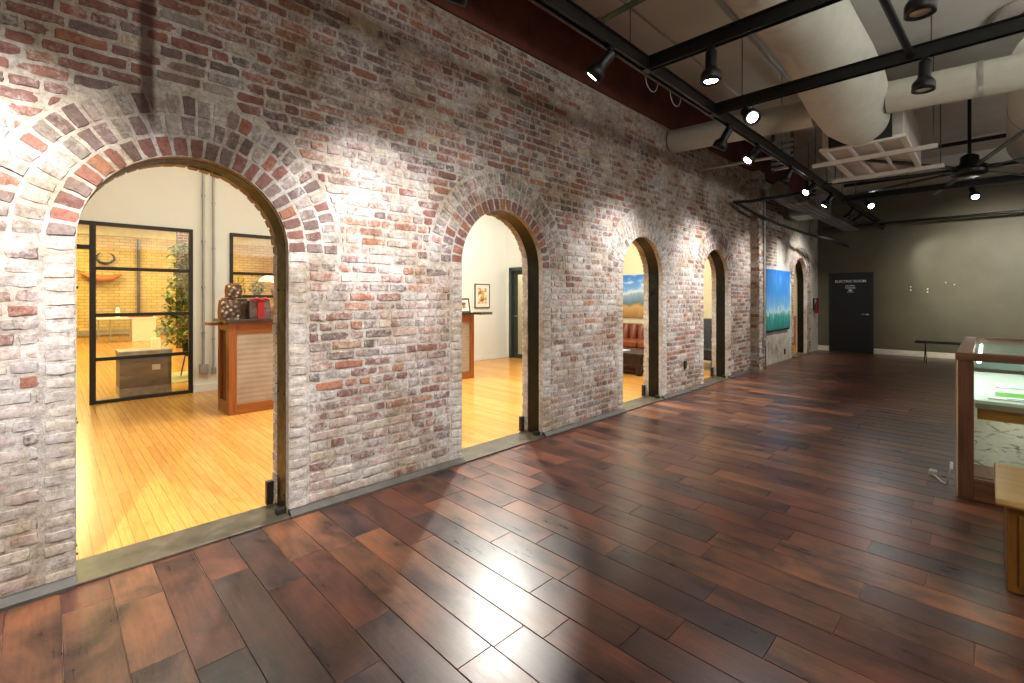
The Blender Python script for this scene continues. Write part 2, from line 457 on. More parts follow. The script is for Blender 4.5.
# plaster hood moulding above the last arch
hood = arch_pts(xa-.27, xb+.27, spr, n=24); hin = arch_pts(xa-.24, xb+.24, spr, n=24)
for k in range(2, 22):
    vs = [(hood[k][0], PW-.055, hood[k][1]), (hood[k+1][0], PW-.055, hood[k+1][1]), (hin[k+1][0], PW-.03, hin[k+1][1]), (hin[k][0], PW-.03, hin[k][1])]
    vs += [(hood[k][0]*1, PW+.005, hood[k][1]+.05), (hood[k+1][0], PW+.005, hood[k+1][1]+.05)]
    mb.add(vs, [(0, 1, 2, 3), (4, 5, 1, 0)], col=hx('#a89a84', .4))
st(mb.build('wall_plaster_brick', M['brick']))
mb = MB(); o = arch_pts(xa-.01, xb+.01, spr, n=30); inn = arch_pts(xa+.01, xb-.01, spr, n=30)
o = [(xa-.01, .0)]+o+[(xb+.01, 0)]; inn = [(xa+.01, .0)]+inn+[(xb-.01, 0)]
for k in range(len(o)-1):
    vs = [(p[0], 3.36, p[1]) for p in (o[k], o[k+1], inn[k+1], inn[k])] + [(p[0], 3.50, p[1]) for p in (o[k], o[k+1], inn[k+1], inn[k])]
    mb.add(vs, [(0, 1, 2, 3), (7, 6, 5, 4), (3, 2, 6, 7)])
st(mb.build('trim_5', M['liner']))

# kerb along the foot of the brick wall
edges = [-2.2] + [v for a, b in ARCH for v in (a, b)] + [9.72]
mb = MB()
for a, b in zip(edges[::2], edges[1::2]): mb.prism([(3.19, 0), (3.26, 0), (3.26, .05), (3.225, .045), (3.19, .018)], a-.0, b+.0, ax='X')
st(mb.build('baseboard_left', plain('grey_kerb', '#46413a', .6, 0, .25, 12, .2)))

# rusty fascia over the bricks
ru = NT('rusted_steel_fascia'); f = ru.noise(3.5, 8, .7)
ru.set(base=ru.ramp(f, [(.3, hx('#43201a')), (.5, hx('#5f2e22')), (.72, hx('#6e3b28'))]), rough=.7, metal=.2); ru.bump(ru.noise(50, 4), .2, .004)
mb = MB(); x = -2.2
for w in (1.6, 2.2, 1.82, 2.44, 2.44, 2.44, 2.44, 1.8, .3):
    mb.box(x+.003, x+w-.003, D-.02, D+.06, ZT, 4.405); x += w
mb.box(-2.2, XE, D+.0, DB, ZT, 4.405)
st(mb.build('trim_12', ru.m))
st(MB().box(-2.2, XE, D-.05, D+.1, 4.405, CEIL).build('trim_13', M['pwhite']))
st(MB().box(-2.2, XE, D+.02, DB, 3.55, ZT).build('wall_upper', pl.m)) if False else None

# ------------------------------------------------------------------ far wall, ceiling, floors, unseen sides
ol = NT('olive_wall_paint'); f = ol.noise(1.3, 5, .6)
ol.set(base=ol.ramp(f, [(.3, hx('#4c4734')), (.7, hx('#5a5540'))]), rough=.55); ol.bump(ol.noise(90, 4), .08, .003)
st(MB().box(XE, XE+.2, -6.5, DB, 0, CEIL).build('wall_far', ol.m))
st(MB().box(XE-.018, XE, -6.5, 2.055, 0, .135).box(XE-.018, XE, 3.02, 3.285, 0, .135).build('baseboard_far', plain('ivory_baseboard', '#d2cab8', .5), bevel=.004))
st(MB().box(-2.4, XE+.2, -6.7, -6.5, 0, CEIL).build('wall_right', plain('grey_beige_wall', '#9a9184', .8)))
st(MB().box(-2.4, -2.2, -6.5, 8.9, 0, CEIL).build('wall_near', plain('grey_beige_wall_2', '#9a9184', .8)))
ce = NT('ceiling_paint'); f = ce.noise(.9, 5, .6)
ce.set(base=ce.ramp(f, [(.3, hx('#b3b1a6')), (.7, hx('#c6c4ba'))]), rough=.9); ce.bump(ce.noise(60, 5), .15, .006)
mb = MB().box(-2.4, XE+.2, -6.7, D+.1, CEIL, CEIL+.15)
for x in (8.7, 12.4): mb.box(x, x+.012, -6.5, D, CEIL-.008, CEIL)      # panel seams
mb.box(-2.2, XE, 2.60, 2.74, CEIL-.03, CEIL)  # slim rib added to stand in for a soft shadow band
st(mb.build('ceiling', ce.m))
st(MB().box(13.6, XE, -6.5, D-.06, 4.13, CEIL).build('ceiling_bulkhead', ce.m))

# dark hardwood floor planks
fl = MB(); PWD = .1815; x0 = .0455-PWD*13; ix = 0
FIX = {}
x = x0
while x < XE:
    y = -6.6 - rnd.uniform(0, 1.0); ix += 1
    y1lim = D+.06
    while y < y1lim:
        L = rnd.choice([.55, .75, .9, 1.05, 1.2, .65])+rnd.uniform(-.05, .05)
        a, b = max(y, -6.5), min(y+L, y1lim)
        if b-a > .02 and not (y < -4 and x < -1):
            t = rnd.random(); base = (.086, .033, .022) if t < .5 else (.125, .055, .030) if t < .72 else (.054, .029, .026) if t < .9 else (.142, .062, .034)
            k = rnd.uniform(.8, 1.2); c = (base[0]*k, base[1]*k, base[2]*k, rnd.random())
            e = .0028; dz = rnd.uniform(-.0006, .0006); xl, xr = x+.0006, min(x+PWD-.0006, XE)
            vs = [(xl, a+.0006, -.004), (xr, a+.0006, -.004), (xr, b-.0006, -.004), (xl, b-.0006, -.004),
                  (xl+e, a+e, dz), (xr-e, a+e, dz), (xr-e, b-e, dz), (xl+e, b-e, dz)]
            fl.add(vs, [(4, 5, 6, 7), (0, 1, 5, 4), (1, 2, 6, 5), (2, 3, 7, 6), (3, 0, 4, 7)], col=c)
        y += L
    x += PWD
fl.box(-2.4, XE, -6.6, D+.3, -.1, -.0045, col=(.19, .14, .11, .5))
ft = NT('dark_walnut_planks'); at = ft.n('ShaderNodeAttribute'); at.attribute_name = 'Col'
sx = ft.n('ShaderNodeSeparateXYZ'); ft.l(ft.coord(), sx.inputs[0])
cb = ft.n('ShaderNodeCombineXYZ'); ft.l(ft.math('MULTIPLY', sx.outputs['X'], 1.0), cb.inputs[0]); ft.l(sx.outputs['Y'], cb.inputs[1]); ft.l(ft.math('MULTIPLY', at.outputs['Alpha'], 37.0), cb.inputs[2])
def fmap(sc):
    mp = ft.n('ShaderNodeMapping'); mp.inputs['Scale'].default_value = sc; ft.l(cb.outputs[0], mp.inputs['Vector']); return mp.outputs[0]
cl = ft.noise(2.4, 5, .62, fmap((2.0, 1, 1)), .4); gr = ft.noise(3, 7, .7, fmap((22, 1.2, 1)), .3); fine = ft.noise(60, 4, .7, fmap((2, .5, 1)))
c1 = ft.mix(1.0, at.outputs['Color'], ft.ramp(cl, [(.36, (.36, .38, .50, 1)), (.5, (1, 1, 1, 1)), (.66, (1.6, 1.38, 1.15, 1))]), 'MULTIPLY')
c1 = ft.mix(1.0, c1, ft.ramp(gr, [(.25, (.62, .62, .66, 1)), (.5, (1, 1, 1, 1)), (.75, (1.4, 1.25, 1.15, 1))]), 'MULTIPLY')
c1 = ft.mix(ft.math('MULTIPLY', ft.ramp(fine, [(.58, 0.0), (.75, 1.0)]), .2), c1, hx('#8c7468'))
ft.set(base=c1, rough=ft.ramp(ft.math('ADD', ft.math('MULTIPLY', gr, .5), ft.math('MULTIPLY', cl, .5)), [(.3, .25), (.7, .38)]), spec=.5)
ft.bump(gr, .06, .004)
st(fl.build('floor', ft.m))

# honey coloured strip floor of the rooms behind
def strip_floor():
    t = NT('golden_strip_floor'); v = t.coord((1, 1, 1), (0, 0, R(90)))
    br = t.n('ShaderNodeTexBrick'); t.l(v, br.inputs['Vector'])
    br.inputs['Scale'].default_value = 1; br.inputs['Brick Width'].default_value = 1.9; br.inputs['Row Height'].default_value = .062
    br.inputs['Mortar Size'].default_value = .0012; br.inputs['Color1'].default_value = hx('#bb843f'); br.inputs['Color2'].default_value = hx('#cc964c')
    br.inputs['Mortar'].default_value = hx('#7a4d20'); br.offset = .37; br.inputs['Bias'].default_value = .1
    g = t.noise(3, 6, .65, t.coord((24, 1.2, 1)), .4)
    t.set(base=t.mix(1.0, br.outputs['Color'], t.ramp(g, [(.3, (.78, .72, .62, 1)), (.65, (1.08, 1.06, 1.02, 1))]), 'MULTIPLY'), rough=.24, spec=.5)
    t.bump(br.outputs['Fac'], -.2, .002); return t.m
M['strip'] = strip_floor()
st(MB().box(-2.2, 19, 3.5, 21.4, -.1, .004).build('floor_oak', M['strip']))

# ------------------------------------------------------------------ rooms behind the arches
WP = 8.46; RC = 4.1
ww = M['white_wall']
yb = NT('cream_painted_brick')
br = yb.n('ShaderNodeTexBrick'); yb.l(yb.coord((1, 1, 1), (R(90), 0, 0)), br.inputs['Vector'])
br.inputs['Scale'].default_value = 1; br.inputs['Brick Width'].default_value = .30; br.inputs['Row Height'].default_value = .105; br.inputs['Mortar Size'].default_value = .012
br.inputs['Color1'].default_value = hx('#cdb67c'); br.inputs['Color2'].default_value = hx('#bda468'); br.inputs['Mortar'].default_value = hx('#a38a58')
yn = yb.ramp(yb.noise(1.2, 6, .65), [(.3, (.82, .78, .7, 1)), (.65, (1.1, 1.08, 1.05, 1))])
yb.set(base=yb.mix(1.0, br.outputs['Color'], yn, 'MULTIPLY'), rough=.8); yb.bump(br.outputs['Fac'], -.5, .02)
# partition wall at Y=WP with glazed openings: X[-1.2..1.56] and X[2.05..4.6]
TOPW = 2.47
mb = MB()
mb.box(-2.2, 7.9, WP, WP+.14, TOPW, RC).box(1.575, 2.06, WP, WP+.14, 0, TOPW).box(3.9, 6.2, WP, WP+.14, 0, TOPW).box(-2.2, -1.3, WP, WP+.14, 0, TOPW).box(2.06, 3.9, WP, WP+.14, 0, .9)
st(mb.build('wall_partition', ww))
st(MB().box(5.2, 8.1, 8.17, WP, 0, RC).box(7.9, 8.02, 8.06, 8.17, 0, RC).box(7.9, 8.02, 7.3, 8.06, 2.15, RC).box(7.9, 8.02, 7.09, 7.3, 0, RC).box(7.33, 10.5, 6.99, 7.09, 0, RC).build('wall_alcove', ww))
st(MB().box(10.4, 10.55, DB, 6.99, 0, RC).build('wall_lounge', M['cream_wall']))
st(MB().box(-2.2, 19, DB, 8.6, RC, RC+.1).build('ceiling_white_room', ww))
st(MB().box(-2.2, 10.4, DB+.0, DB+.02, 2.5, RC).build('wall_arch_back', ww))
st(MB().box(10.55, 19, 7.2, 7.35, 0, RC).box(17.3, 17.45, DB, 7.2, 0, RC).build('wall_end_room', M['cream_wall']))
st(MB().box(-2.2, 1.575, WP-.015, WP, 0, .001).box(1.575, 2.06, WP-.015, WP, 0, .12).box(5.2, 7.88, 8.155, 8.17, 0, .09).build('baseboard_white_room', M['white']))
# warm room
st(MB().box(-4, 10, 21.32, 21.5, 0, 3.56).build('wall_warm_brick', yb.m))
st(MB().box(-4, 10, WP+.0, 21.5, 3.9, 4.0).box(-4, 10, 21.2, 21.32, 3.56, 3.9).build('ceiling_warm_room', plain('warm_ceiling', '#d0cc84', .8)))
st(MB().box(-4.1, -4, WP, 21.5, 0, 4).box(10, 10.1, WP, 21.5, 0, 4).build('wall_warm_side', M['cream_wall']))

# glazed partition, left window with doorway
def window(n, x0, x1, z0, z1, bars, w=.05, posts=()):
    root = thing('window_%d' % n, None, None, (0, 0, 0)); st(root)
    f = MB(); ya, yb_ = WP-.02, WP+.06
    f.box(x0, x1, ya, yb_, z1-w, z1).box(x0, x0+w, ya, yb_, z0, z1-w).box(x1-w, x1, ya, yb_, z0, z1-w).box(x0+w, x1-w, ya, yb_, z0, z0+w)
    for z in bars: f.box(x0+w, x1-w, ya+.005, yb_-.005, z-.024, z+.024)
    for x in posts: f.box(x-.024, x+.024, ya+.005, yb_-.005, z0, z1)
    f.build('window_frame', M['frame'], root, bevel=.004)
    MB().box(x0+w, x1-w, WP+.018, WP+.024, z0+w, z1-w).build('pane', M['gl'], root)
window(1, .42, 1.57, 0, TOPW, (.605, 1.205, 1.84))
window(2, 2.06, 3.9, .9, TOPW, (1.46, 1.83), posts=(2.98,))
# doorway frame left of window 1 with transom
d = thing('door_1', None, None); st(d)
f = MB(); f.box(-1.3, .42, WP-.02, WP+.06, TOPW-.05, TOPW).box(-1.3, .42, WP-.02, WP+.06, 2.09, 2.15).box(-1.3, -1.25, WP-.02, WP+.06, 0, TOPW).box(.405, .46, WP-.03, WP+.07, 0, TOPW)
f.build('window_frame', M['frame'], d, bevel=.004)
MB().box(-1.25, .42, WP+.018, WP+.024, 2.15, TOPW-.05).build('pane', M['gl'], d)

# conduits on the white wall
def conduit(name, pts, r, mat, label, cat='conduit', box=None, group=None, clips=()):
    root = thing(name, label, cat, (0, 0, 0), 0, group)
    MB().tube(pts, r, 10).build('pipe', mat, root)
    if box: MB().box(*box).build('junction_box', M['zinc'], root, bevel=.006)
    if clips:
        for p, ax in clips:
            e = Vector({'X': (.012, 0, 0), 'Y': (0, .012, 0), 'Z': (0, 0, .012)}[ax]); MB().tube([Vector(p)-e, Vector(p)+e], r*1.5, 10).build('clamp', mat, root)
    return root
conduit('wall_conduit', [(1.70, WP-.03, .40), (1.70, WP-.03, RC)], .019, M['zinc'], 'grey steel conduit on white wall ending in a silver outlet box', box=(1.65, 1.76, WP-.07, WP, .28, .42), clips=[((1.70, WP-.03, z), 'Z') for z in (.9, 1.6, 2.3, 3.0)])
conduit('wall_conduit', [(1.835, WP-.03, .34), (1.835, WP-.03, RC)], .017, M['zinc'], 'thinner grey steel conduit nearer the counter on the white wall', box=(1.81, 1.87, WP-.06, WP, .26, .36), clips=[((1.835, WP-.03, z), 'Z') for z in (.8, 2.2, 2.9)])

# reception counter
W_or = wood('orange_stained_oak', '#6f3c18', '#9c5a28', 'Z'); W_orx = wood('orange_stained_oak_rail', '#6f3c18', '#9c5a28', 'X')
cor = NT('corrugated_grey_panel'); wv_ = cor.n('ShaderNodeTexWave'); wv_.bands_direction = 'Z'; wv_.inputs['Scale'].default_value = 5.2; wv_.inputs['Distortion'].default_value = 1.4; cor.l(cor.coord(), wv_.inputs['Vector'])
cor.set(base=cor.ramp(cor.noise(3, 5), [(.3, hx('#857868')), (.7, hx('#a09382'))]), rough=.6); cor.bump(wv_.outputs['Fac'], .14, .012)
CX0, CX1, CY0, CY1, CHt = 1.57, 5.45, 6.48, 7.0, 1.135
c = thing('reception_counter', 'long orange wood reception counter with corrugated grey panels and dark stone top', 'counter', (0, 0, 0))
b = MB().box(CX0+.03, CX1-.03, CY0+.03, CY1-.03, 0, CHt)
b.build('body', plain('counter_core', '#5b3316', .6), c)
xs = [CX0, CX0+1.26, CX0+2.52, CX1-.09]
for x in xs: MB().box(x, x+.09, CY0, CY0+.05, 0, CHt).build('stile', W_or, c, bevel=.004)
for z in (0, CHt-.13): MB().box(CX0+.09, CX1-.09, CY0+.004, CY0+.05, z, z+.13).build('rail', W_orx, c, bevel=.004)
for i in range(3): MB().box(xs[i]+.09, xs[i+1], CY0+.018, CY0+.05, .13, CHt-.13).build('panel', cor.m, c)
for xe, s in ((CX0, 1), (CX1, -1)):
    e = MB(); a_, b_ = (xe, xe+.04) if s > 0 else (xe-.04, xe)
    e.box(a_, b_, CY0+.05, CY0+.12, 0, CHt).box(a_, b_, CY1-.08, CY1, 0, CHt).box(a_, b_, CY0+.12, CY1-.08, 0, .15).box(a_, b_, CY0+.12, CY1-.08, CHt-.1, CHt)
    e.build('end_frame', W_or, c, bevel=.004)
MB().box(CX0-.04, CX1+.03, CY0-.04, CY1+.03, CHt, CHt+.04).build('worktop', plain('dark_stone_top', '#3b322b', .15, 0, .4, 40), c, bevel=.006)
MB().box(CX0-.14, CX0-.0, CY1-.22, CY1+.02, CHt-.04, CHt-.005).build('side_shelf', W_orx, c, bevel=.004)
MB().box(CX1+.01, CX1+.28, 6.3, 6.52, CHt-.0, CHt+.045).build('end_shelf', plain('dark_grey_shelf', '#4a4a48', .5), c, bevel=.004)

# gift bags on counter
foil = NT('printed_foil_bag'); vo = foil.n('ShaderNodeTexVoronoi'); vo.inputs['Scale'].default_value = 22; foil.l(foil.coord(), vo.inputs['Vector'])
foil.set(base=foil.ramp(vo.outputs['Distance'], [(.15, hx('#c9bda8')), (.3, hx('#7c6552')), (.6, hx('#3a2a22'))]), rough=.35, metal=.3)
brn = plain('brown_kraft_side', '#93552e', .5); redr = plain('red_ribbon', '#9e1f26', .35)
def bag(x, y, z, w, dp, h, label, mats, ribbon=False, rz=0):
    r = thing('gift_bag', label, 'gift bag', (x, y, z), rz, 'packages on the reception counter')
    m = MB(); nx_, nz_ = 4, 5; ring = []
    for j in range(nz_+1):
        t = j/nz_; k = 1 - .06*t + .05*math.sin(t*3.1); dpk = dp*(1-.25*t**3)
        loop = []
        for (u, v) in [(-1, -1), (-.4, -1.06), (.3, -1.03), (1, -1), (1.05, 0), (1, 1), (.2, 1.05), (-1, 1), (-1.04, 0)]:
            loop.append((u*w/2*k+rnd.uniform(-.004, .004), v*dpk/2+rnd.uniform(-.004, .004), h*.88*t))
        ring.append(loop)
    n = len(ring[0]); vs = [p for l in ring for p in l]; fs = []; mis = []
    for j in range(nz_):
        for i in range(n):
            m.add([vs[j*n+i], vs[j*n+(i+1) % n], vs[(j+1)*n+(i+1) % n], vs[(j+1)*n+i]], [(0, 1, 2, 3)], mi=0 if i in (0, 1, 2, 5, 6) else 1)
    m.add(ring[-1], [tuple(range(n))], mi=1)
    m.build('body', mats, r)
    tp = MB(); tp.prism([(-w*.42, h*.86), (w*.42, h*.86), (w*.34, h), (-w*.36, h*.97)], -.012, .012)
    tp.build('folded_top', mats[1], r)
    if ribbon:
        MB().box(-w*.17, w*.17, -dp/2-.02, dp/2+.02, -0.0, h*.9).build('ribbon', redr, r, bevel=.003)
        b_ = MB(); b_.tube([(-.10, -dp/2, h*.9), (-.05, -dp/2-.03, h*1.0), (0, -dp/2-.02, h*.9), (.05, -dp/2-.03, h*1.0), (.10, -dp/2, h*.9)], .018, 8)
        b_.build('bow', redr, r)
TP = CHt+.04
bag(1.62, 6.70, TP, .20, .17, .27, 'patterned gift bag with brown side at left end of the counter', [foil.m, brn])
bag(1.68, 6.72, TP+.27, .16, .15, .18, 'small patterned gift bag stacked on top of another bag', [foil.m, brn])
bag(1.80, 6.80, TP, .15, .15, .25, 'dark gift bag squeezed between the stacked bags and red ribbon', [plain('dark_print', '#4d3a26', .4, 0, .6, 30), plain('dark_side', '#3a2717', .5)])
bag(1.955, 6.66, TP, .25, .16, .26, 'dark gift bag tied with a wide red ribbon', [plain('dark_check', '#5c4a44', .4, 0, .4, 40), plain('dark_side2', '#43312b', .5)], True)
# small framed photo on counter right end
def frame_pic(name, label, cat, w, h, M4, mfr, mart, border=.05, fw=.02, depth=.025):
    r = thing(name, label, cat); r.matrix_world = M4
    f = MB().box(-w/2, w/2, 0, depth, 0, fw).box(-w/2, w/2, 0, depth, h-fw, h).box(-w/2, -w/2+fw, 0, depth, fw, h-fw).box(w/2-fw, w/2, 0, depth, fw, h-fw)
    f.build('frame', mfr, r, bevel=.003)
    MB().box(-w/2+fw, w/2-fw, depth*.4, depth, fw, h-fw).build('mat_board', plain('mat_board', '#e9e4d6', .8), r)
    MB().box(-w/2+border, w/2-border, depth*.4-.003, depth*.4, border, h-border).build('print', mart, r)
    return r
art = NT('sepia_print'); art.set(base=art.ramp(art.noise(9, 5), [(.35, hx('#3a2a1c')), (.5, hx('#9a6c3a')), (.6, hx('#e7dcc0'))]), rough=.7)
art2 = NT('golden_figures_print'); art2.set(base=art2.ramp(art2.noise(8, 4), [(.36, hx('#7a4a26')), (.48, hx('#d09a4c')), (.58, hx('#f0e6cc'))]), rough=.7)
frame_pic('framed_photo', 'small dark framed photo standing on the right end of the counter', 'framed photo', .26, .26, Matrix.Translation((5.33, 6.60, TP)) @ Matrix.Rotation(R(-8), 4, 'Z') @ Matrix.Rotation(R(-14), 4, 'X'), M['frame'], art.m, .075, .022)
frame_pic('framed_picture', 'black framed print with white mat on bright white wall', 'picture', .45, .55, Matrix.Translation((7.10, 8.14, 1.20)), M['black'], art2.m, .10, .018)

# alcove door
d2 = thing('door_2', None, None); st(d2)
MB().box(7.86, 8.03, 7.99, 8.06, 0, 2.15).box(7.86, 8.03, 7.3, 7.36, 0, 2.15).box(7.86, 8.03, 7.3, 8.06, 2.07, 2.15).build('door_frame', plain('dark_green_frame', '#3b423b', .4), d2, bevel=.004)
MB().box(7.93, 7.97, 7.86, 7.99, 0, 2.07).box(7.93, 7.97, 7.36, 7.86, 0, .1).box(7.93, 7.97, 7.36, 7.86, 1.98, 2.07).build('door_stile', plain('dark_green_stile', '#2e352f', .4), d2, bevel=.003)
MB().box(7.945, 7.955, 7.36, 7.86, .1, 1.98).build('pane', M['gl'], d2)
MB().tube([(7.92, 7.88, 1.0), (7.88, 7.88, 1.0), (7.88, 7.80, 1.0)], .012, 8).build('door_handle', M['zinc'], d2)
st(MB().box(8.02, 9.6, 8.2, 8.3, 0, 2.6).box(9.5, 9.6, 7.1, 8.3, 0, 2.6).build('wall_corridor', M['cream_wall']))

# lounge : painting, sofa, coffee table, armchair
lp = NT('mountain_valley_painting'); sp = lp.n('ShaderNodeSeparateXYZ'); lp.l(lp.coord(), sp.inputs[0])
hgt = lp.math('ADD', sp.outputs['Z'], lp.math('MULTIPLY', lp.math('SUBTRACT', lp.noise(4, 6, .6, lp.coord((1, 1, .3))), .5), .35))
land = lp.ramp(hgt, [(.0, hx('#8c6a3a')), (.28, hx('#c8a060')), (.36, hx('#6f7a5a')), (.40, hx('#5b7fa0')), (.58, hx('#8ea6b8')), (.64, hx('#c9d8e4')), (.72, hx('#6da4dc')), (1.0, hx('#2f7fd0'))])
cl_ = lp.ramp(lp.noise(3, 6, .6, lp.coord((1, 1, 2.2))), [(.52, 0.0), (.68, 1.0)])
up_ = lp.math('MULTIPLY', cl_, lp.ramp(hgt, [(.62, 0.0), (.75, .8)]))
lp.set(base=lp.mix(up_, land, hx('#e8eef4')), rough=.5)
p = thing('landscape_painting', 'wide painting of mountains under blue sky above the leather sofa', 'painting', (10.36, 6.1, .94))
MB().box(0, .036, -.95, .95, 0, 1.06).build('canvas', lp.m, p)
lea = plain('brown_leather', '#74391f', .32, 0, .2, 8, .15, 90)
s = thing('leather_sofa', 'brown channel-tufted leather sofa against the cream lounge wall', 'sofa', (9.45, 5.85, 0))
MB().box(.0, .9, -1.05, .95, .1, .30).build('base', lea, s, bevel=.03)
for k in range(3): MB().box(-.03, .62, -.88+.6*k, -.29+.6*k, .30, .46).build('seat_cushion', lea, s, bevel=.05, seg=4)
m = MB()
for k in range(9):
    y = -1.0+.22*k; pts = [(.66, y+.1, .44), (.70, y+.1, .62), (.76, y+.1, .78)]
    m.tube(pts, [.09, .11, .085], 12)
m.box(.7, .9, -1.05, .95, .3, .80)
m.build('backrest', lea, s, bevel=.02)
for yy in (-1.15, .85): MB().box(-.02, .9, yy, yy+.2, .1, .60).build('armrest', lea, s, bevel=.06, seg=4)
for a in (.06, .8):
    for b in (-1.0, .85): MB().box(a, a+.05, b, b+.05, .004, .1).build('leg', M['black'], s)
t = thing('coffee_table', 'low dark wood coffee table in front of the leather sofa', 'coffee table', (8.05, 4.95, 0))
dkw = plain('espresso_wood', '#1d1410', .3)
MB().box(-.42, .42, -.55, .55, .36, .41).build('tabletop', dkw, t, bevel=.006)
MB().box(-.38, .38, -.5, .5, .2, .36).build('apron', dkw, t, bevel=.004)
for a in (-.38, .30):
    for b in (-.50, .42): MB().box(a, a+.08, b, b+.08, .004, .2).build('leg', dkw, t, bevel=.004)
MB().box(-.34, .34, -.46, .46, .06, .09).build('shelf', dkw, t)
mg = MB().box(-.15, .13, -.11, .11, 0, .012).build('magazine', plain('magazine_paper', '#cfd6dc', .4), None, loc=(7.95, 5.0, .41)); tag(mg, 'pale magazine lying on the dark coffee table', 'magazine')
a_ = thing('armchair', 'black armchair with sloping arm seen through the fourth arch', 'armchair', (9.55, 4.06, 0))
bl = M['black_matte']
MB().box(-.35, .35, -.32, .32, .2, .44).build('seat', bl, a_, bevel=.04, seg=3)
MB().prism([(.2, .4), (.36, .4), (.5, .98), (.38, 1.0)], -.32, .32).build('backrest', bl, a_, bevel=.03)
for yy in (-.38, .32): MB().prism([(-.36, .1), (.36, .1), (.42, .95), (.3, .95), (-.36, .55)], yy, yy+.07).build('armrest', bl, a_, bevel=.015)
for a in (-.32, .26):
    for b in (-.3, .24): MB().box(a, a+.05, b, b+.05, .004, .2).build('leg', bl, a_)
# cabinet seen through the last arch
k = thing('side_cabinet', 'tan wooden cabinet with pale shelf seen through the farthest arch', 'cabinet', (16.55, 4.25, 0))
tanw = wood('tan_wood', '#8f6238', '#b58350', 'Z')
MB().box(-.3, .3, -.6, .6, .004, .86).build('body', tanw, k, bevel=.005)
MB().box(-.315, -.3, -.58, -.01, .06, .84).build('door', tanw, k, bevel=.003); MB().box(-.315, -.3, .01, .58, .06, .84).build('door', tanw, k, bevel=.003)
MB().box(-.34, .32, -.63, .63, .86, .9).build('worktop', M['pwhite'], k, bevel=.004)

# ------------------------------------------------------------------ warm room contents
g = thing('reception_box', 'grey clad low display box with pale top behind the glass partition', 'display box', (0, 0, 0))
gb = NT('grey_woven_cladding'); f = gb.noise(3, 5, .6, gb.coord((1, 1, 4)))
gb.set(base=gb.ramp(f, [(.3, hx('#4b463e')), (.55, hx('#67625a')), (.7, hx('#8a8478'))]), rough=.5)
MB().box(.745, 1.36, 8.80, 9.3, .12, .60).build('body', gb.m, g, bevel=.004)
MB().box(.735, 1.37, 8.79, 9.31, .60, .655).build('worktop', plain('pale_marble', '#b6afa0', .4, 0, .3, 8), g, bevel=.004)
MB().box(.745, 1.36, 8.795, 9.3, .004, .12).build('plinth', plain('marble_plinth', '#a9a492', .4, 0, .3, 10), g)
MB().box(1.12, 1.22, 8.79, 8.80, .36, .44).build('paper_note', M['white'], g)
cdl = MB().lathe([(0, 0), (.055, 0), (.06, .02), (.058, .16), (.05, .165), (.048, .15), (0, .15)], n=16).build('candle_jar', emis('glowing_wax', (1, .62, .22, 1), .7), None, loc=(1.19, 8.98, .655)); tag(cdl, 'small yellow candle jar on the pale topped box', 'candle')
# ficus
leafm = NT('ficus_leaves'); oi = leafm.n('ShaderNodeAttribute'); oi.attribute_name = 'Col'
leafm.set(base=oi.outputs['Color'], rough=.45, spec=.4)
pt = thing('ficus_tree', 'tall leafy ficus in a dark pot behind the glass partition', 'potted tree', (1.90, 10.25, .012))
def leaves(n, fn, size, cols):
    m = MB()
    for _ in range(n):
        p = Vector(fn()); d = Vector((rnd.uniform(-1, 1), rnd.uniform(-1, 1), rnd.uniform(-.9, .3))).normalized()
        sd = d.cross(Vector((0, 0, 1))).normalized(); L = size*rnd.uniform(.7, 1.3); up = sd.cross(d)
        c_ = hx(rnd.choice(cols))
        m.add([p, p+d*L*.5+sd*L*.22+up*L*.05, p+d*L, p+d*L*.5-sd*L*.22+up*L*.05, p+d*L*.5], [(0, 1, 4), (1, 2, 4), (2, 3, 4), (3, 0, 4)], col=c_)
    return m
def crown():
    z = rnd.uniform(.62, 2.42); w = .12+.36*math.exp(-((z-.85)/.28)**2)+.26*math.exp(-((z-1.65)/.42)**2)+.16*math.exp(-((z-2.25)/.2)**2)
    a = rnd.uniform(0, 6.28); r_ = w*math.sqrt(rnd.random())*.85
    return (-.12+r_*math.cos(a)+.05*math.sin(z*4), r_*math.sin(a), z)
leaves(1300, crown, .12, ['#5f8a24', '#7d9a2e', '#4a6a1f', '#94a83c', '#3f5a1e']).build('foliage', leafm.m, pt)
MB().tube([(0, 0, .6), (-.02, 0, 1.1), (-.08, .02, 1.6), (-.1, 0, 2.2)], [.022, .018, .015, .008], 8).build('trunk', plain('bark', '#5b4326', .8), pt)
MB().lathe([(0, .36), (.10, .36), (.15, .42), (.165, .66), (.155, .66), (.14, .62), (0, .62)], n=20).build('pot', M['black_matte'], pt)
for q in range(3):
    t_ = q*2.09+.5; MB().tube([(.12*math.cos(t_), .12*math.sin(t_), .38), (.19*math.cos(t_), .19*math.sin(t_), .006)], .011, 8).build('leg', plain('stand_leg', '#4a2a16', .5), pt)
rug = MB().box(1.45, 2.35, 9.6, 10.9, .004, .014).build('rug', plain('pale_green_rug', '#a9a37c', .9, 0, .2, 10)); tag(rug, 'pale greenish rug under the potted ficus', 'rug')
rbt = NT('red_brick_column'); rb = rbt.n('ShaderNodeTexBrick'); rbt.l(rbt.coord((1, 1, 1), (R(90), 0, 0)), rb.inputs['Vector']); rb.inputs['Scale'].default_value = 1; rb.inputs['Brick Width'].default_value = .22; rb.inputs['Row Height'].default_value = .075; rb.inputs['Mortar Size'].default_value = .008
rb.inputs['Color1'].default_value = hx('#4f1c10'); rb.inputs['Color2'].default_value = hx('#3b140a'); rb.inputs['Mortar'].default_value = hx('#a08060'); rbt.set(base=rb.outputs['Color'], rough=.8)
st(MB().box(2.62, 2.86, 16, 16.3, 0, 3.9).build('column_brick', rbt.m))
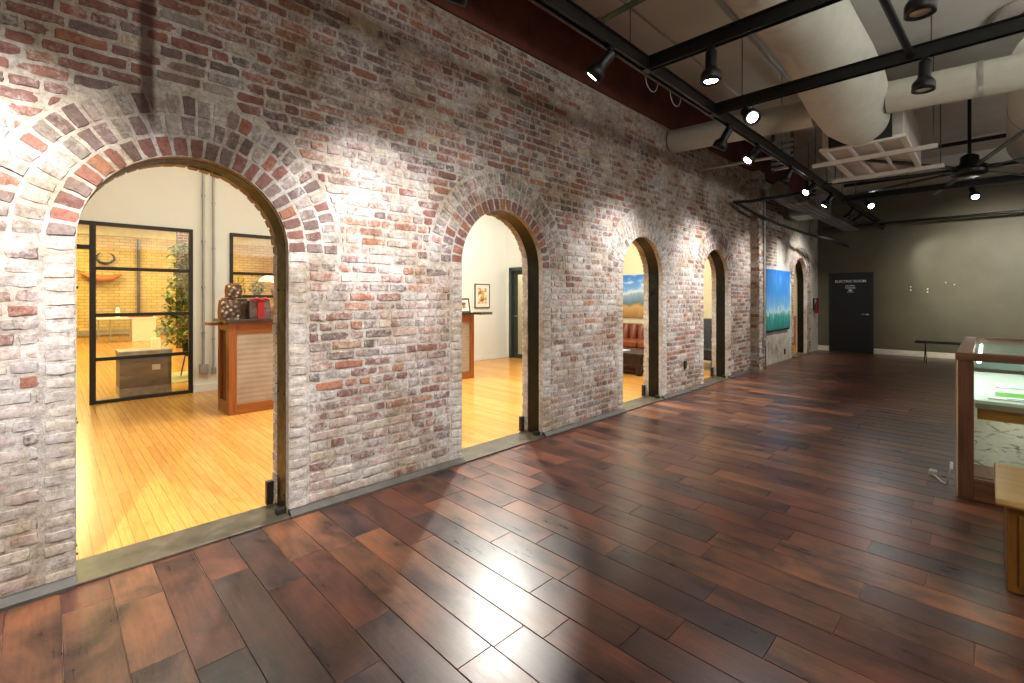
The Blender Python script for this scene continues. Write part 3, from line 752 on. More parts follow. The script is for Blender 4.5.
# desk and wall decor
dk = thing('white_desk', 'white desk with open metal legs before the warm brick wall', 'desk', (0, 0, 0))
MB().box(1.10, 2.62, 19.4, 20.1, .74, .78).build('tabletop', M['white'], dk, bevel=.004)
MB().box(1.96, 2.58, 19.42, 20.1, .005, .74).build('pedestal', M['white'], dk, bevel=.005)
for x in (1.14, 1.42): MB().tube([(x, 19.45, .74), (x, 19.45, .005)], .018, 8).build('leg', M['zinc'], dk)
MB().tube([(1.14, 19.45, .3), (1.96, 19.45, .3)], .012, 8).build('stretcher', M['zinc'], dk)
bx = MB().box(-.32, .32, -.2, .2, 0, .05).build('desk_tray', plain('tray_red', '#8a2f22', .5), None, loc=(2.2, 19.75, .78), bevel=.01); tag(bx, 'flat reddish tray lying on the white desk', 'tray')
hr = MB(); hr.tube([(-.12, 0, .36), (-.22, -.02, .26), (-.24, -.02, .14), (-.14, -.03, .03), (0, -.03, 0), (.14, -.03, .03), (.24, -.02, .14), (.22, -.02, .26), (.12, 0, .36)], [.012, .03, .038, .042, .045, .042, .038, .03, .012], 10)
tag(hr.build('bull_horns', M['black_matte'], None, loc=(1.42, 21.24, 2.60)), 'pair of dark curved horns mounted on warm brick wall', 'wall ornament')
fs = thing('driftwood_ornament', 'orange carved driftwood ornament on the warm brick wall', 'wall ornament', (1.35, 21.19, 2.05))
orw = plain('orange_wood', '#a3641f', .5, 0, .3, 5)
MB().tube([(-.55, 0, .20), (-.35, -.03, .08), (-.05, -.05, 0), (.25, -.04, .06), (.50, -.02, .18)], [.04, .08, .12, .10, .04], 10).build('body', orw, fs)
MB().prism([(-.76, .36), (-.62, .26), (-.58, .2), (-.66, .04), (-.54, .16), (-.42, .12), (-.46, .24)], -.03, .01).build('tail', orw, fs)
conduit('wall_pipe', [(2.32, 21.24, .4), (2.32, 21.24, 3.5)], .045, M['rodm'], 'dark vertical pipe on the warm cream brick wall', 'pipe')
st(MB().box(-1, 6, 21.26, 21.33, .15, .32).build('baseboard_warm', plain('grey_heater', '#8a8070', .6)))
vs_ = MB().lathe([(0, 0), (.06, 0), (.07, .1), (.05, .28), (.035, .34), (0, .34)], n=14).build('white_vase', M['white'], None, loc=(1.62, 19.7, .78)); tag(vs_, 'white vase standing on the left of the white desk', 'vase')
wt = MB().box(-.35, .35, -.2, .2, 0, .5).build('storage_crate', M['white'], None, loc=(.22, 17.6, .004), bevel=.01); tag(wt, 'low white storage crate seen through the open doorway', 'crate')
wt = MB().box(-.25, .25, -.2, .2, 0, 1.02).build('white_cupboard', M['white'], None, loc=(-.2, 18.4, .004), bevel=.01); tag(wt, 'tall white cupboard at left edge of the open doorway', 'cupboard')
lampo = thing('amber_lamp', 'small amber lamp glowing at left of the doorway', 'lamp', (-.05, 18.4, 1.024))
MB().lathe([(0, 0), (.07, 0), (.02, .03), (.015, .16), (0, .16)], n=12).build('base', M['zinc'], lampo); MB().lathe([(.12, .14), (.07, .32)], n=14).build('lamp_shade', emis('amber_shade', (1, .5, .12, 1), 2), lampo)

# pendant lamp, window shelf objects seen in right window
pd = thing('pendant_lamp', 'glowing woven dome pendant lamp seen through the right window', 'pendant lamp', (3.42, 10.6, 1.78))
MB().lathe([(.30, 0), (.28, .04), (.2, .10), (.08, .145), (.02, .16)], n=28).build('lamp_shade', emis('woven_shade', (1, .72, .36, 1), 1.3), pd)
MB().lathe([(0, -.04), (.05, -.02), (.07, .03), (.04, .08), (0, .1)], n=16).build('bulb', emis('bulb_glow', (1, .85, .6, 1), 25), pd)
MB().tube([(0, 0, .15), (0, 0, 2.12)], .008, 6).build('cord', M['black'], pd)
M['shelf_glass'] = plain('glass_green', '#7f8a68', .3)
shf = thing('display_shelf', 'long shelf of glass goods behind the right window', 'shelf', (0, 0, 0))
for z in (1.05, 1.40): MB().box(2.24, 4.56, 9.0, 9.3, z, z+.03).build('shelf', M['shelf_glass'], shf)
for x in (2.2, 4.56): MB().box(x, x+.04, 9.0, 9.3, .004, 1.43).build('side_panel', M['frame'], shf)
for x_, c_, l_, sh in ((3.0, '#b4623c', 'terracotta pot on upper shelf below the pendant lamp', (.11, .22)), (3.28, '#b87a56', 'short terracotta bowl at right of the upper shelf', (.13, .10))):
    o = MB().lathe([(0, 0), (sh[0]*.7, 0), (sh[0], sh[1]*.6), (sh[0]*.8, sh[1]), (sh[0]*.7, sh[1]), (0, sh[1]*.8)], n=16).build('terracotta_pot', plain('terracotta', c_, .7), None, loc=(x_, 9.15, 1.431)); tag(o, l_, 'pot')
o = MB().box(-.22, .22, -.1, .1, 0, .18).build('woven_basket', plain('basket', '#b5674a', .7, 0, .3, 30), None, loc=(3.05, 9.15, 1.081), bevel=.01); tag(o, 'rust coloured woven basket on the lower display shelf', 'basket')
pp = thing('potted_plant', 'small bushy green plant on the display shelf behind counter bags', 'potted plant', (2.66, 9.15, 1.431))
leaves(160, lambda: (rnd.gauss(0, .09), rnd.gauss(0, .06), .12+abs(rnd.gauss(0, .09))), .07, ['#3f5a2a', '#5f7a38', '#7f8a48']).build('foliage', leafm.m, pp)
MB().lathe([(0, 0), (.05, 0), (.07, .11), (.06, .11), (0, .1)], n=14).build('pot', plain('green_pot', '#59663f', .5), pp)
iv = thing('branch_ornament', 'thin dark metal branch ornament beside the small bushy plant', 'ornament', (2.36, 9.15, 1.431))
m = MB(); m.tube([(0, 0, 0), (0, 0, .36)], .006, 6)
for s_ in (-1, 1):
    for zz in (.12, .2, .28): m.tube([(0, 0, zz-.05), (s_*.06, 0, zz), (s_*.09, 0, zz+.06)], .005, 6)
m.build('branches', M['frame'], iv); MB().lathe([(0, 0), (.05, 0), (.04, .012), (0, .014)], n=12).build('base', M['frame'], iv)

def ceiling_fan(loc, label, r=.8, drop=.5, mat=None, blades=5, rz=0, bw=.13, group=None, hub=.12, top=None, twist=R(12)):
    mat = mat or M['black_matte']; f = thing('ceiling_fan', label, 'ceiling fan', loc, rz, group)
    MB().lathe([(0, -.10), (hub*.7, -.10), (hub, -.07), (hub, .05), (hub*.55, .09), (hub*.5, .2), (.03, .24), (0, .24)], n=24).build('motor', mat, f)
    MB().tube([(0, 0, .2), (0, 0, drop)], .022, 12).build('downrod', mat, f)
    MB().lathe([(.02, drop-.07), (.08, drop-.01), (.08, drop)], n=16).build('canopy', mat, f)
    for b_ in range(blades):
        T = Matrix.Rotation(2*math.pi*b_/blades, 4, 'Z')
        MB().prism([(hub*.7, -.02), (hub*.7, .02), (hub*1.8, .022), (hub*1.8, -.022)], -.012, .004, ax='Z').build('bracket', mat, f).matrix_local = T
        MB().prism([(hub*1.5, -bw*.5), (r*.95, -bw*.36), (r, -bw*.25), (r, bw*.25), (r*.95, bw*.36), (hub*1.5, bw*.5)], -.006, .006, ax='Z').build('blade', mat, f).matrix_local = T @ Matrix.Rotation(twist, 4, 'X')
    return f
ceiling_fan((2.9, 12.0, 3.1), 'dark ceiling fan seen high in the right partition window', .75, .8, rz=.3)
ceiling_fan((-.1, 12.6, 3.3), 'dark ceiling fan seen above the doorway transom', .75, .6, rz=.9)

# ------------------------------------------------------------------ main room : track lighting
TZ = 3.30; TY = 1.94
def rail(x0, x1, y0, y1, z=TZ, r=None, along='X', name='part'):
    m = MB()
    if along == 'X':
        m.box(x0, x1, y0-.028, y0+.028, z-.012, z+.062).box(x0, x1, y0-.028, y0-.020, z-.028, z-.012).box(x0, x1, y0+.020, y0+.028, z-.028, z-.012)
        m.box(x0, x1, y0-.045, y0+.045, z+.062, z+.07)
    else:
        m.box(x0-.028, x0+.028, y0, y1, z-.012, z+.062).box(x0-.028, x0-.020, y0, y1, z-.028, z-.012).box(x0+.020, x0+.028, y0, y1, z-.028, z-.012)
        m.box(x0-.045, x0+.045, y0, y1, z+.062, z+.07)
    return m
def track(label, along, x0, x1, y0, y1, rods):
    t = thing('lighting_track', label, 'lighting track', (0, 0, 0), 0, 'black ceiling lighting tracks')
    rail(x0, x1, y0, y1, along=along).build('rail', M['black'], t)
    for p in rods:
        MB().tube([(p[0], p[1], TZ+.07), (p[0], p[1], CEIL)], .005, 6).build('hanging_rod', M['rodm'], t)
    return t
tr = track('long black lighting track running parallel to the brick wall', 'X', -2, 14.9, TY, TY, [(3.2, TY), (7.0, TY), (9.5, TY), (12.0, TY), (.6, TY)])
cab = MB(); pts = []
for i in range(220):
    x = -1.8+i*.075; pts.append((x, TY+.055+.010*math.sin(i*.7), TZ+.075+.012*math.sin(i*.31)))
cab.tube(pts, .011, 6); cab.tube([(p[0], p[1]+.02, p[2]-.03) for p in pts], .008, 6)
cab.build('cable', plain('grey_cable', '#5f5c56', .5), tr)
for cxx in (3.62, 4.05): MB().tube([(cxx+.10*math.cos(a), TY+.05, TZ-.02+.10*math.sin(a)*1.0) for a in [k*math.pi/10 for k in range(10, 21)]], .0035, 6).build('cable_loop', M['zinc'], tr)
for x in (3.45, 4.75, 10.82): MB().box(x-.05, x+.05, TY-.035, TY+.035, TZ-.03, TZ+.075).build('connector', M['black'], tr, bevel=.004)
track('nearest black cross track branching from the long track', 'Y', 3.45, 0, -5, TY-.03, [(3.45, -.6), (3.45, -2.6)])
track('second black cross track passing under the large round duct', 'Y', 4.75, 0, -5, TY-.03, [(4.75, 1.66), (4.75, .30), (4.75, -1.3)])
track('farthest black cross track beneath the ceiling fan', 'Y', 10.8, 0, -5, TY-.03, [(10.8, 1.0), (10.8, -.4)])

SPOTS = []
def make_spot(lit):
    r = bpy.data.objects.new('track_spotlight', None); COL.objects.link(r)
    MB().box(-.03, .03, -.02, .02, .045, .072).tube([(0, 0, .05), (0, 0, .0)], .013, 10).build('mounting_stem', M['black'], r)
    h = bpy.data.objects.new('spot_head', None)
    hd = MB().lathe([(0, .03), (.036, .03), (.040, .02), (.040, -.085), (.046, -.10), (.066, -.125), (.072, -.14), (.072, -.195), (.064, -.197), (.052, -.18), (0, -.175)], n=24).build('lamp_head', M['black'], r)
    ln = MB().lathe([(0, -.182), (.046, -.182), (.0465, -.186), (0, -.187)], n=24).build('lens', M['led'] if lit else M['lensdim'], hd)
    return r, hd
protoA = make_spot(True); protoB = make_spot(False); firstB = True
first = True
def spot(x, y, aim, label, watts, size=70, blend=.6, z=TZ-.085, col=(1, .975, .96)):
    global first, firstB
    if watts:
        if first: r = protoA[0]; first = False
        else: r = copy_tree(protoA[0])
    else:
        if firstB: r = protoB[0]; firstB = False
        else: r = copy_tree(protoB[0])
    hd = [c for c in r.children if c.name.startswith('lamp_head')][0]
    d = (Vector(aim)-Vector((x, y, z))).normalized()
    r.location = (x, y, z)
    hd.matrix_local = look(d)
    tag(r, label, 'spotlight', 'black track spotlights')
    if watts:
        L = bpy.data.lights.new('spot_beam', 'SPOT'); L.energy = watts; L.spot_size = R(size); L.spot_blend = blend; L.shadow_soft_size = .05; L.color = col
        o = bpy.data.objects.new('spot_beam', L); COL.objects.link(o)
        o.matrix_world = Matrix.Translation(Vector((x, y, z))+d*.205) @ look(d); SPOTS.append(o)
    return r
W = 150; BW = dict(size=88, blend=1.0)
spot(-.30, TY, (-.35, D, 1.15), 'black spotlight near the left end lighting the leftmost brick pier', W*3.4, **BW)
spot(1.55, TY, (1.78, D, 1.1), 'black spotlight aimed between the first and second arches', W*2.2, **BW)
spot(2.92, TY, (2.3, D, 1.7), 'black spotlight tilted left, nearest on the long track before the first cross track', W*.35, **BW)
spot(3.45, 1.42, (3.5, 1.5, 0), 'black spotlight hanging straight down from the nearest cross track', W*.35, 60)
spot(4.75, 1.63, (2.6, -.3, 1.2), 'bright spotlight facing the camera on the second cross track', W*.4)
spot(5.15, TY, (5.1, D, 1.15), 'black spotlight tilted left just past the second cross track', W*1.3, **BW)
spot(6.05, TY, (4.5, 3.2, 1.1), 'bright spotlight on the long track just beyond the pale branch duct', W*.6)
spot(7.40, TY, (7.3, D, 1.15), 'unlit looking black spotlight tilted left in the middle of the long track', W*2.2, **BW)
spot(8.60, TY, (7.0, 3.0, 1.5), 'bright spotlight on the long track before the third cross track', W*1.0)
spot(9.8, TY, (9.3, D, 1.1), 'black spotlight lighting the brick beside the pilaster', W*1.3, **BW)
spot(10.8, 1.59, (8.2, -.5, .8), 'bright spotlight on the far cross track near the long track', W*.4)
spot(4.75, .337, (4.75, .5, 0), 'black bell spotlight pointing down on the second cross track at right', 0)
spot(3.45, .26, (3.45, .35, 0), 'black spotlight cut by the top edge on the nearest cross track', 0)
spot(10.8, .185, (8.8, -.6, .5), 'bright spotlight below the large black ceiling fan', W*.4)
spot(11.7, TY, (11.5, D, 1.35), 'black spotlight lighting the blue painting', W*1.3, **BW)
spot(12.55, TY, (13.2, D, 1.9), 'first of two far black spotlights near the end of the long track', W*1.3, **BW)
spot(14.1, TY-.05, (14.9, .3, 2.0), 'second of two far black spotlights near the end of the long track', W*.5)
spot(10.8, -.95, (15.0, -.25, 1.75), 'black spotlight lighting the olive wall at far right', W*6, 60, 1.0, col=(1, .95, .82))

# ------------------------------------------------------------------ ducts, air handler and other ceiling services
dt = thing('branch_duct', 'pale wrapped round duct running from brick wall to the large duct', 'duct', (0, 0, 0))
MB().tube([(6.45, 3.215, 3.70), (6.45, 2.4, 3.67), (6.45, 1.44, 3.63)], .165, 28).build('pipe', M['duct'], dt)
dt = thing('branch_duct', 'pale round duct running right from the large bent duct', 'duct', (0, 0, 0))
MB().tube([(6.45, .76, 3.60), (6.45, -.4, 3.54), (6.45, -5, 3.5)], .165, 28).build('pipe', M['duct'], dt)
for y, z in ((.05, 3.565), (-1.4, 3.53)): MB().tube([(6.45, y+.02, z), (6.45, y-.02, z)], .170, 28).build('clamp_band', M['zinc'], dt)
dt = thing('main_duct', 'very large pale round duct bending down into the air handler', 'duct', (0, 0, 0))
m = MB(); P = [(-2.15, 1.17, 3.95), (3.0, 1.17, 3.95)]; rr = [.33, .33]
x = 3.0
while x < 4.3:
    for dx_, ra in ((.03, .336), (.06, .327), (.09, .33)): P.append((x+dx_, 1.17, 3.95)); rr.append(ra)
    x += .12
P += [(4.8, 1.17, 3.95), (5.3, 1.16, 3.93), (5.8, 1.14, 3.84), (6.25, 1.11, 3.70), (6.6, 1.08, 3.58), (6.98, 1.08, 3.56)]; rr += [.33, .335, .36, .37, .34, .28]
m.tube(P, rr, 40).build('pipe', M['duct'], dt)
m = MB().box(6.93, 6.98, .78, 1.40, 3.31, 3.80); m.build('flange', M['black_matte'], dt)
ah = thing('air_handler', 'pale box air handler with slatted underside hung below the ceiling', 'air handler', (0, 0, 0))
MB().box(7.0, 9.0, .68, 1.48, 3.33, 3.85).build('casing', M['pwhite'], ah, bevel=.01)
m = MB().box(7.0, 9.1, .66, .72, 3.29, 3.33).box(7.0, 9.1, 1.45, 1.51, 3.29, 3.33).box(6.98, 7.05, .66, 1.51, 3.29, 3.33).box(9.04, 9.1, .66, 1.51, 3.29, 3.33)
for y in (.93, 1.2): m.box(7.05, 9.04, y, y+.035, 3.295, 3.33)
m.build('underside_frame', M['white'], ah, bevel=.003)
for x in (7.55, 8.75): MB().box(x, x+.05, .42, 1.72, 3.235, 3.29).build('support_strut', M['pwhite'], ah, bevel=.003)
for x in (7.57, 8.77):
    for y in (.46, 1.68): MB().tube([(x, y, 3.24), (x, y, CEIL)], .006, 6).build('hanging_rod', M['rodm'], ah)
dt = thing('far_duct', 'large pale round duct at the right beyond the branch duct', 'duct', (0, 0, 0))
MB().tube([(6.66, -.50, 3.68), (7.2, -.52, 3.76), (10.4, -.56, 3.76)], [.36, .37, .37], 32).build('pipe', M['duct'], dt)
m = MB().tube([(8.4, -.535, 3.76), (8.44, -.535, 3.76)], .376, 32); m.build('clamp_band', M['zinc'], dt)
df = thing('ceiling_diffuser', 'round pale ceiling diffuser at the top right corner', 'ceiling vent', (7.30, -.42, CEIL))
MB().lathe([(0, 0), (.42, 0), (.42, -.02), (.38, -.045), (.19, -.05)], n=32).build('outer_ring', M['pwhite'], df)
MB().lathe([(.2, -.045), (.19, -.07), (.17, -.11), (.10, -.13), (0, -.13)], n=28).build('cone', plain('grey_cone', '#7c7670', .5), df)
ceiling_fan((9.6, .19, 3.31), 'large black industrial ceiling fan with long thin blades', 1.95, CEIL-3.31, M['black'], 8, .26, .085, hub=.20, twist=R(7))
conduit('ceiling_conduit', [(-2, 1.90, CEIL-.05), (12, 1.90, CEIL-.05)], .022, M['zinc'], 'grey conduit under the ceiling just left of the big duct', clips=[((x, 1.90, CEIL-.05), 'X') for x in (1.5, 3.6, 5.6, 7.6)])
conduit('ceiling_conduit', [(-2, 1.60, CEIL-.03), (6, 1.60, CEIL-.03)], .010, M['rodm'], 'thin dark conduit between the big duct and thicker conduit')
conduit('steel_channel', [(3.47, .47, TZ+.02), (4.73, .42, TZ+.02)], .026, M['black'], 'short black bar joining the two near cross tracks', 'bar')
r_ = thing('sprinkler_pipe', 'dark green sprinkler pipe with red coupling at the top', 'sprinkler pipe', (0, 0, 0))
gp = plain('green_pipe', '#3c4432', .5); MB().tube([(3.0, 2.15, 3.55), (3.0, -3, 3.72)], .022, 10).build('pipe', gp, r_)
MB().tube([(3.0, 2.17, 3.55), (3.0, 2.06, 3.553)], .036, 12).tube([(3.0, 2.12, 3.55), (3.0, 2.12, 3.48)], .014, 8).build('coupling', plain('red_coupling', '#6e3a2c', .5), r_)
# black pipework and louvre by the pilaster
conduit('black_pipe', [(8.6, 3.16, 3.12), (8.75, 2.9, 3.12), (8.8, 1.95, 3.16)], .028, M['black'], 'short black pipe from the brick wall towards the long track', 'pipe')
conduit('black_cable', [(8.62, 3.10, 3.10), (9.4, 3.05, 3.0), (10.6, 3.0, 2.93), (12.0, 2.85, 2.86), (13.2, 2.6, 2.80), (13.9, 2.4, 2.68)], .030, M['black'], 'drooping black cable run along the far brick wall', 'cable')
conduit('pilaster_conduit', [(9.93, PY-.025, .62), (9.93, PY-.025, 1.5), (9.93, PY-.025, 2.4), (9.93, PY-.025, 3.55)], .018, M['zinc'], 'grey conduit running down the brick pilaster to a box', box=(9.88, 9.99, PY-.06, PY, .50, .64), clips=[((9.93, PY-.025, z), 'Z') for z in (.95, 1.65, 2.3, 2.9)])
conduit('pilaster_conduit', [(10.01, PY-.02, .03), (10.01, PY-.02, 3.55)], .010, M['rodm'], 'thin dark conduit beside the pilaster box reaching the floor')
conduit('steel_tube', [(6.2, 2.98, 3.22), (8.2, 1.9, 3.45)], .020, M['zinc'], 'slanted pale steel tube behind the first lit spotlight', 'tube') if False else None
conduit('steel_tube', [(7.3, 3.2, 3.45), (7.3, 2.0, 3.42)], .022, M['zinc'], 'pale steel tube from brick wall to the lighting track', 'tube')
lv = thing('louvre_bracket', 'grey slotted bracket hanging between branch duct and air handler', 'bracket', (8.4, 2.18, 3.72))
m = MB().box(-.02, .02, -.02, .02, -.25, .73).box(-.02, .02, .26, .30, -.25, .73)
m.build('upright', M['rodm'], lv)
for k_ in range(6): MB().box(-.03, .03, -.02, .30, -.22+.085*k_, -.18+.085*k_).build('slat', M['zinc'], lv)
ty = thing('cable_tray', 'wire cable tray under far ceiling beside long track', 'cable tray', (0, 0, 0))
m = MB()
for y in (2.3, 2.4, 2.5, 2.6): m.tube([(9.6, y, 3.15), (14.6, y, 3.15)], .007, 6)
m.build('wires', M['rodm'], ty); m = MB()
for k_ in range(36): m.tube([(9.7+.14*k_, 2.28, 3.15), (9.7+.14*k_, 2.62, 3.15)], .006, 6)
m.build('rungs', M['zinc'], ty)
for x in (10.5, 13.5): MB().tube([(x, 2.45, 3.15), (x, 2.45, CEIL if x < 13.6 else 4.13)], .006, 6).build('hanging_rod', M['rodm'], ty)
sd = thing('supply_duct', 'grey corrugated flexible duct lying below the far ceiling', 'duct', (0, 0, 0))
P = []; rr = []
for k_ in range(60): P.append((9.6+.035*k_, 2.72+.1*math.sin(k_*.05), 3.42)); rr.append(.16 if k_ % 2 else .15)
MB().tube(P, rr, 20).build('pipe', plain('grey_flex', '#77736c', .5, .4), sd)
MB().box(11.7, 12.4, 2.45, 3.1, 3.22, 3.62).build('plenum', M['zinc'], sd, bevel=.006)
for i, (z_, x_, l_) in enumerate(((3.86, 12.3, 'long dark pipe nearest under the far ceiling'), (3.62, 13.2, 'middle dark pipe crossing in front of the olive wall'), (3.22, 14.3, 'lowest dark pipe crossing in front of the olive wall'))):
    conduit('cross_pipe', [(x_, 3.0 if i else 2.2, z_), (x_, -5, z_)], (.035, .014, .03)[i], M['black'] if i != 1 else M['rodm'], l_, 'pipe')
m_ = conduit('cross_pipe', [(11.6, .75, 4.2), (11.6, -.9, 4.2)], .035, M['black'], 'short black pipe behind the fan downrod near the ceiling', 'pipe')

# ------------------------------------------------------------------ far wall items
d3 = thing('door_3', None, None); st(d3)
dk_ = plain('black_door_paint', '#0e0f13', .4)
MB().box(XE-.03, XE+.0, 2.06, 2.10, 0, 2.09).box(XE-.03, XE+.0, 2.975, 3.015, 0, 2.09).box(XE-.03, XE+.0, 2.06, 3.015, 2.05, 2.09).build('door_frame', plain('black_door_frame', '#121212', .45), d3, bevel=.003)
MB().box(XE-.022, XE+.0, 2.10, 2.975, .01, 2.05).build('door_panel', dk_, d3, bevel=.002)
h_ = MB().tube([(XE-.02, 2.18, 1.0), (XE-.07, 2.18, 1.0), (XE-.07, 2.30, 1.0)], .012, 8).lathe([(0, 0), (.03, 0), (.03, .01), (0, .01)], n=14, M=Matrix.Translation((XE-.022, 2.18, 1.0)) @ Matrix.Rotation(R(-90), 4, 'Y'))
h_.build('door_handle', M['zinc'], d3)
def text(s, size, x, y, z, mat, name, parent, face='-X', bold=0):
    cu = bpy.data.curves.new(name, 'FONT'); cu.body = s; cu.size = size; cu.align_x = 'CENTER'; cu.extrude = .0015; cu.offset = bold
    o = bpy.data.objects.new(name, cu); COL.objects.link(o); cu.materials.append(mat)
    bpy.context.view_layer.update()
    me = bpy.data.meshes.new_from_object(o.evaluated_get(bpy.context.evaluated_depsgraph_get()))
    bpy.data.objects.remove(o); m = bpy.data.objects.new(name, me); COL.objects.link(m)
    m.matrix_world = Matrix.Translation((x, y, z)) @ Matrix.Rotation(R(-90), 4, 'Z') @ Matrix.Rotation(R(90), 4, 'X')
    m.parent = parent; return m
wl = plain('white_lettering', '#dfe3e6', .5)
text('ELECTRIC ROOM', .088, XE-.025, 2.545, 1.835, wl, 'sign_lettering', d3, bold=.002)
text('No Public', .05, XE-.025, 2.545, 1.73, wl, 'sign_lettering', d3, bold=.002)
text('Restrooms', .05, XE-.025, 2.545, 1.675, wl, 'sign_lettering', d3, bold=.002)
star = MB(); sp_ = []
for k_ in range(10):
    r0 = .045 if k_ % 2 == 0 else .02; a = math.pi/2+k_*math.pi/5; sp_.append((2.545+r0*1.5*math.cos(a), 1.625+r0*math.sin(a)))
star.prism(sp_, XE-.026, XE-.022, ax='X').box(XE-.026, XE-.022, 2.47, 2.62, 1.572, 1.584)
star.build('sign_star', wl, d3)
# small fixings on olive wall
for i, (y, z) in enumerate(((1.33, 1.62), (1.33, 1.70), (1.02, 1.57), (1.02, 1.64), (.55, 1.74), (.70, 1.79))):
    o = MB().lathe([(0, 0), (.016, 0), (.012, .01), (0, .012)], n=10, M=Matrix.Rotation(R(-90), 4, 'Y')).build('picture_hook', M['white'], None, loc=(XE, y, z))
    tag(o, 'tiny white picture fixing on the bare olive wall', 'wall fixing', 'tiny fixings on the olive wall')
# blue abstract painting
bp = NT('blue_abstract_painting'); sp = bp.n('ShaderNodeSeparateXYZ'); bp.l(bp.coord(), sp.inputs[0])
hh = bp.math('ADD', bp.math('DIVIDE', sp.outputs['Z'], 1.3), bp.math('MULTIPLY', bp.math('SUBTRACT', bp.noise(5, 6, .7, bp.coord((1.5, 1, .6))), .5), .55))
col_ = bp.ramp(hh, [(0, hx('#1f7a72')), (.16, hx('#2b8f80')), (.25, hx('#3ea596')), (.30, hx('#cfe9e6')), (.36, hx('#7db8e4')), (.6, hx('#3f94dc')), (1, hx('#2377cf'))])
dr = bp.ramp(bp.noise(7, 5, .6, bp.coord((3, 1, .35))), [(.5, 0.0), (.7, .45)])
bp.set(base=bp.mix(dr, col_, hx('#9fd0ee')), rough=.45)
p = thing('abstract_painting', 'tall blue and teal abstract painting on the plaster wall', 'painting', (11.45, 3.235, .74))
MB().box(-.83, .83, 0, .04, 0, 1.30).build('canvas', bp.m, p)
MB().box(-.83, .83, .012, .05, -.035, 0).build('bottom_edge', M['frame'], p)
# extinguisher
e = thing('fire_extinguisher', 'red fire extinguisher hanging beside the farthest arch', 'fire extinguisher', (14.55, PW-.09, 1.02))
MB().lathe([(0, 0), (.05, 0), (.058, .02), (.058, .30), (.045, .36), (.025, .39), (.025, .46), (0, .46)], n=20).build('cylinder', plain('extinguisher_red', '#7c1a16', .3), e)
e.scale = (.75, .75, .8)
MB().box(-.02, .02, -.06, .06, .46, .50).tube([(0, -.03, .47), (-.09, -.05, .42), (-.10, -.05, .12)], .012, 8).build('valve', M['black'], e)
MB().box(-.04, .04, .08, .12, .1, .5).build('bracket', M['black'], e)
# outlets
for x, y, z, l in ((12.05, PW, .2, 'small dark outlet low on the plaster wall'), (6.9, D, .42, 'dark outlet low on brick pier between third and fourth arches')):
    o = thing('wall_outlet', l, 'outlet', (x, y, z)); MB().box(-.04, .04, -.015, .0, -.06, .06).build('plate', M['frame'], o, bevel=.003); MB().box(-.018, .018, -.018, -.015, -.04, .04).build('socket', M['rodm'], o)
# bench
b = thing('slim_bench', 'slim black bench with thin metal legs near the far wall', 'bench', (13.9, .3, 0))
MB().box(-.17, .17, -.85, .85, .43, .465).build('seat', M['black_matte'], b, bevel=.004)
for y in (-.68, .68):
    for s_ in (-1, 1): MB().tube([(s_*.03, y, .43), (s_*.15, y+.03*s_, .006)], .009, 8).build('leg', M['black'], b)

# ------------------------------------------------------------------ display case
W_dk = wood('case_walnut_post', '#43291a', '#6e4a34', 'Z'); W_dy = wood('case_walnut_rail', '#43291a', '#7a5238', 'Y'); W_dx = wood('case_walnut_side', '#5a3524', '#8d5f48', 'X')
KX0, KX1, KY0, KY1, KH = 4.68, 6.62, -.50, .155, 1.05
c = thing('display_case', 'wood framed glass display case with lit white shelf at right', 'display case', (0, 0, 0))
m = MB()
for x in (KX0, KX1-.055):
    for y in (KY0, KY1-.085): MB().box(x, x+.055, y, y+.085, .004, KH-.045).build('post', W_dk, c, bevel=.004)
for x in (KX0, KX1-.06): MB().box(x, x+.06, KY0+.085, KY1-.085, .004, .16).build('bottom_rail', W_dy, c, bevel=.004)
for y in (KY0, KY1-.05): MB().box(KX0+.055, KX1-.055, y, y+.05, .004, .16).build('bottom_rail', W_dx, c, bevel=.004)
for x in (KX0-.01, KX1-.07): MB().box(x, x+.08, KY0-.01, KY1+.012, KH-.055, KH).build('top_rail', W_dy, c, bevel=.005)
for y in (KY1-.075, KY0-.01): MB().box(KX0+.07, KX1-.07, y, y+.085, KH-.055, KH).build('side_rail', W_dx, c, bevel=.005)
m = MB(); pf = []
for k_ in range(52): pf += [(.003, .019*k_), (.008, .019*k_+.007), (.008, .019*k_+.012)]
m.lathe([(0, 0)]+pf+[(0, .99)], (KX0-.004, KY1+.004, .01), n=8)
m.build('bead_trim', plain('bead_trim', '#a98f76', .5), c)
MB().box(KX0+.07, KX1-.07, KY0+.07, KY1-.075, KH-.02, KH-.012).build('glass_top', M['glc'], c)
MB().box(KX0+.02, KX0+.026, KY0+.085, KY1-.085, .16, KH-.055).build('glass_front', M['glc'], c)
MB().box(KX0+.055, KX1-.055, KY1-.03, KY1-.024, .16, KH-.055).build('glass_side', M['glc'], c)
shw = plain('lit_white_shelf', '#e6efe2', .5, 0, .02)
MB().box(KX0+.06, KX1-.06, KY0+.03, KY1-.05, .690, .712).build('shelf', shw, c, bevel=.003)
MB().box(KX0+.05, KX0+.08, KY0+.06, KY1-.09, .655, .690).build('shelf_rail', plain('aluminium_rail', '#a49a88', .4, .3), c)
MB().box(KX1-.09, KX1-.07, KY0+.05, KY1-.05, .75, .99).build('back_panel', plain('back_panel', '#6f7f78', .3), c)
MB().box(KX0+.12, KX0+.16, KY0+.06, KY1-.10, .565, .650).build('drawer', wood('amber_wood', '#a5680f', '#d09020', 'Y'), c, bevel=.003)
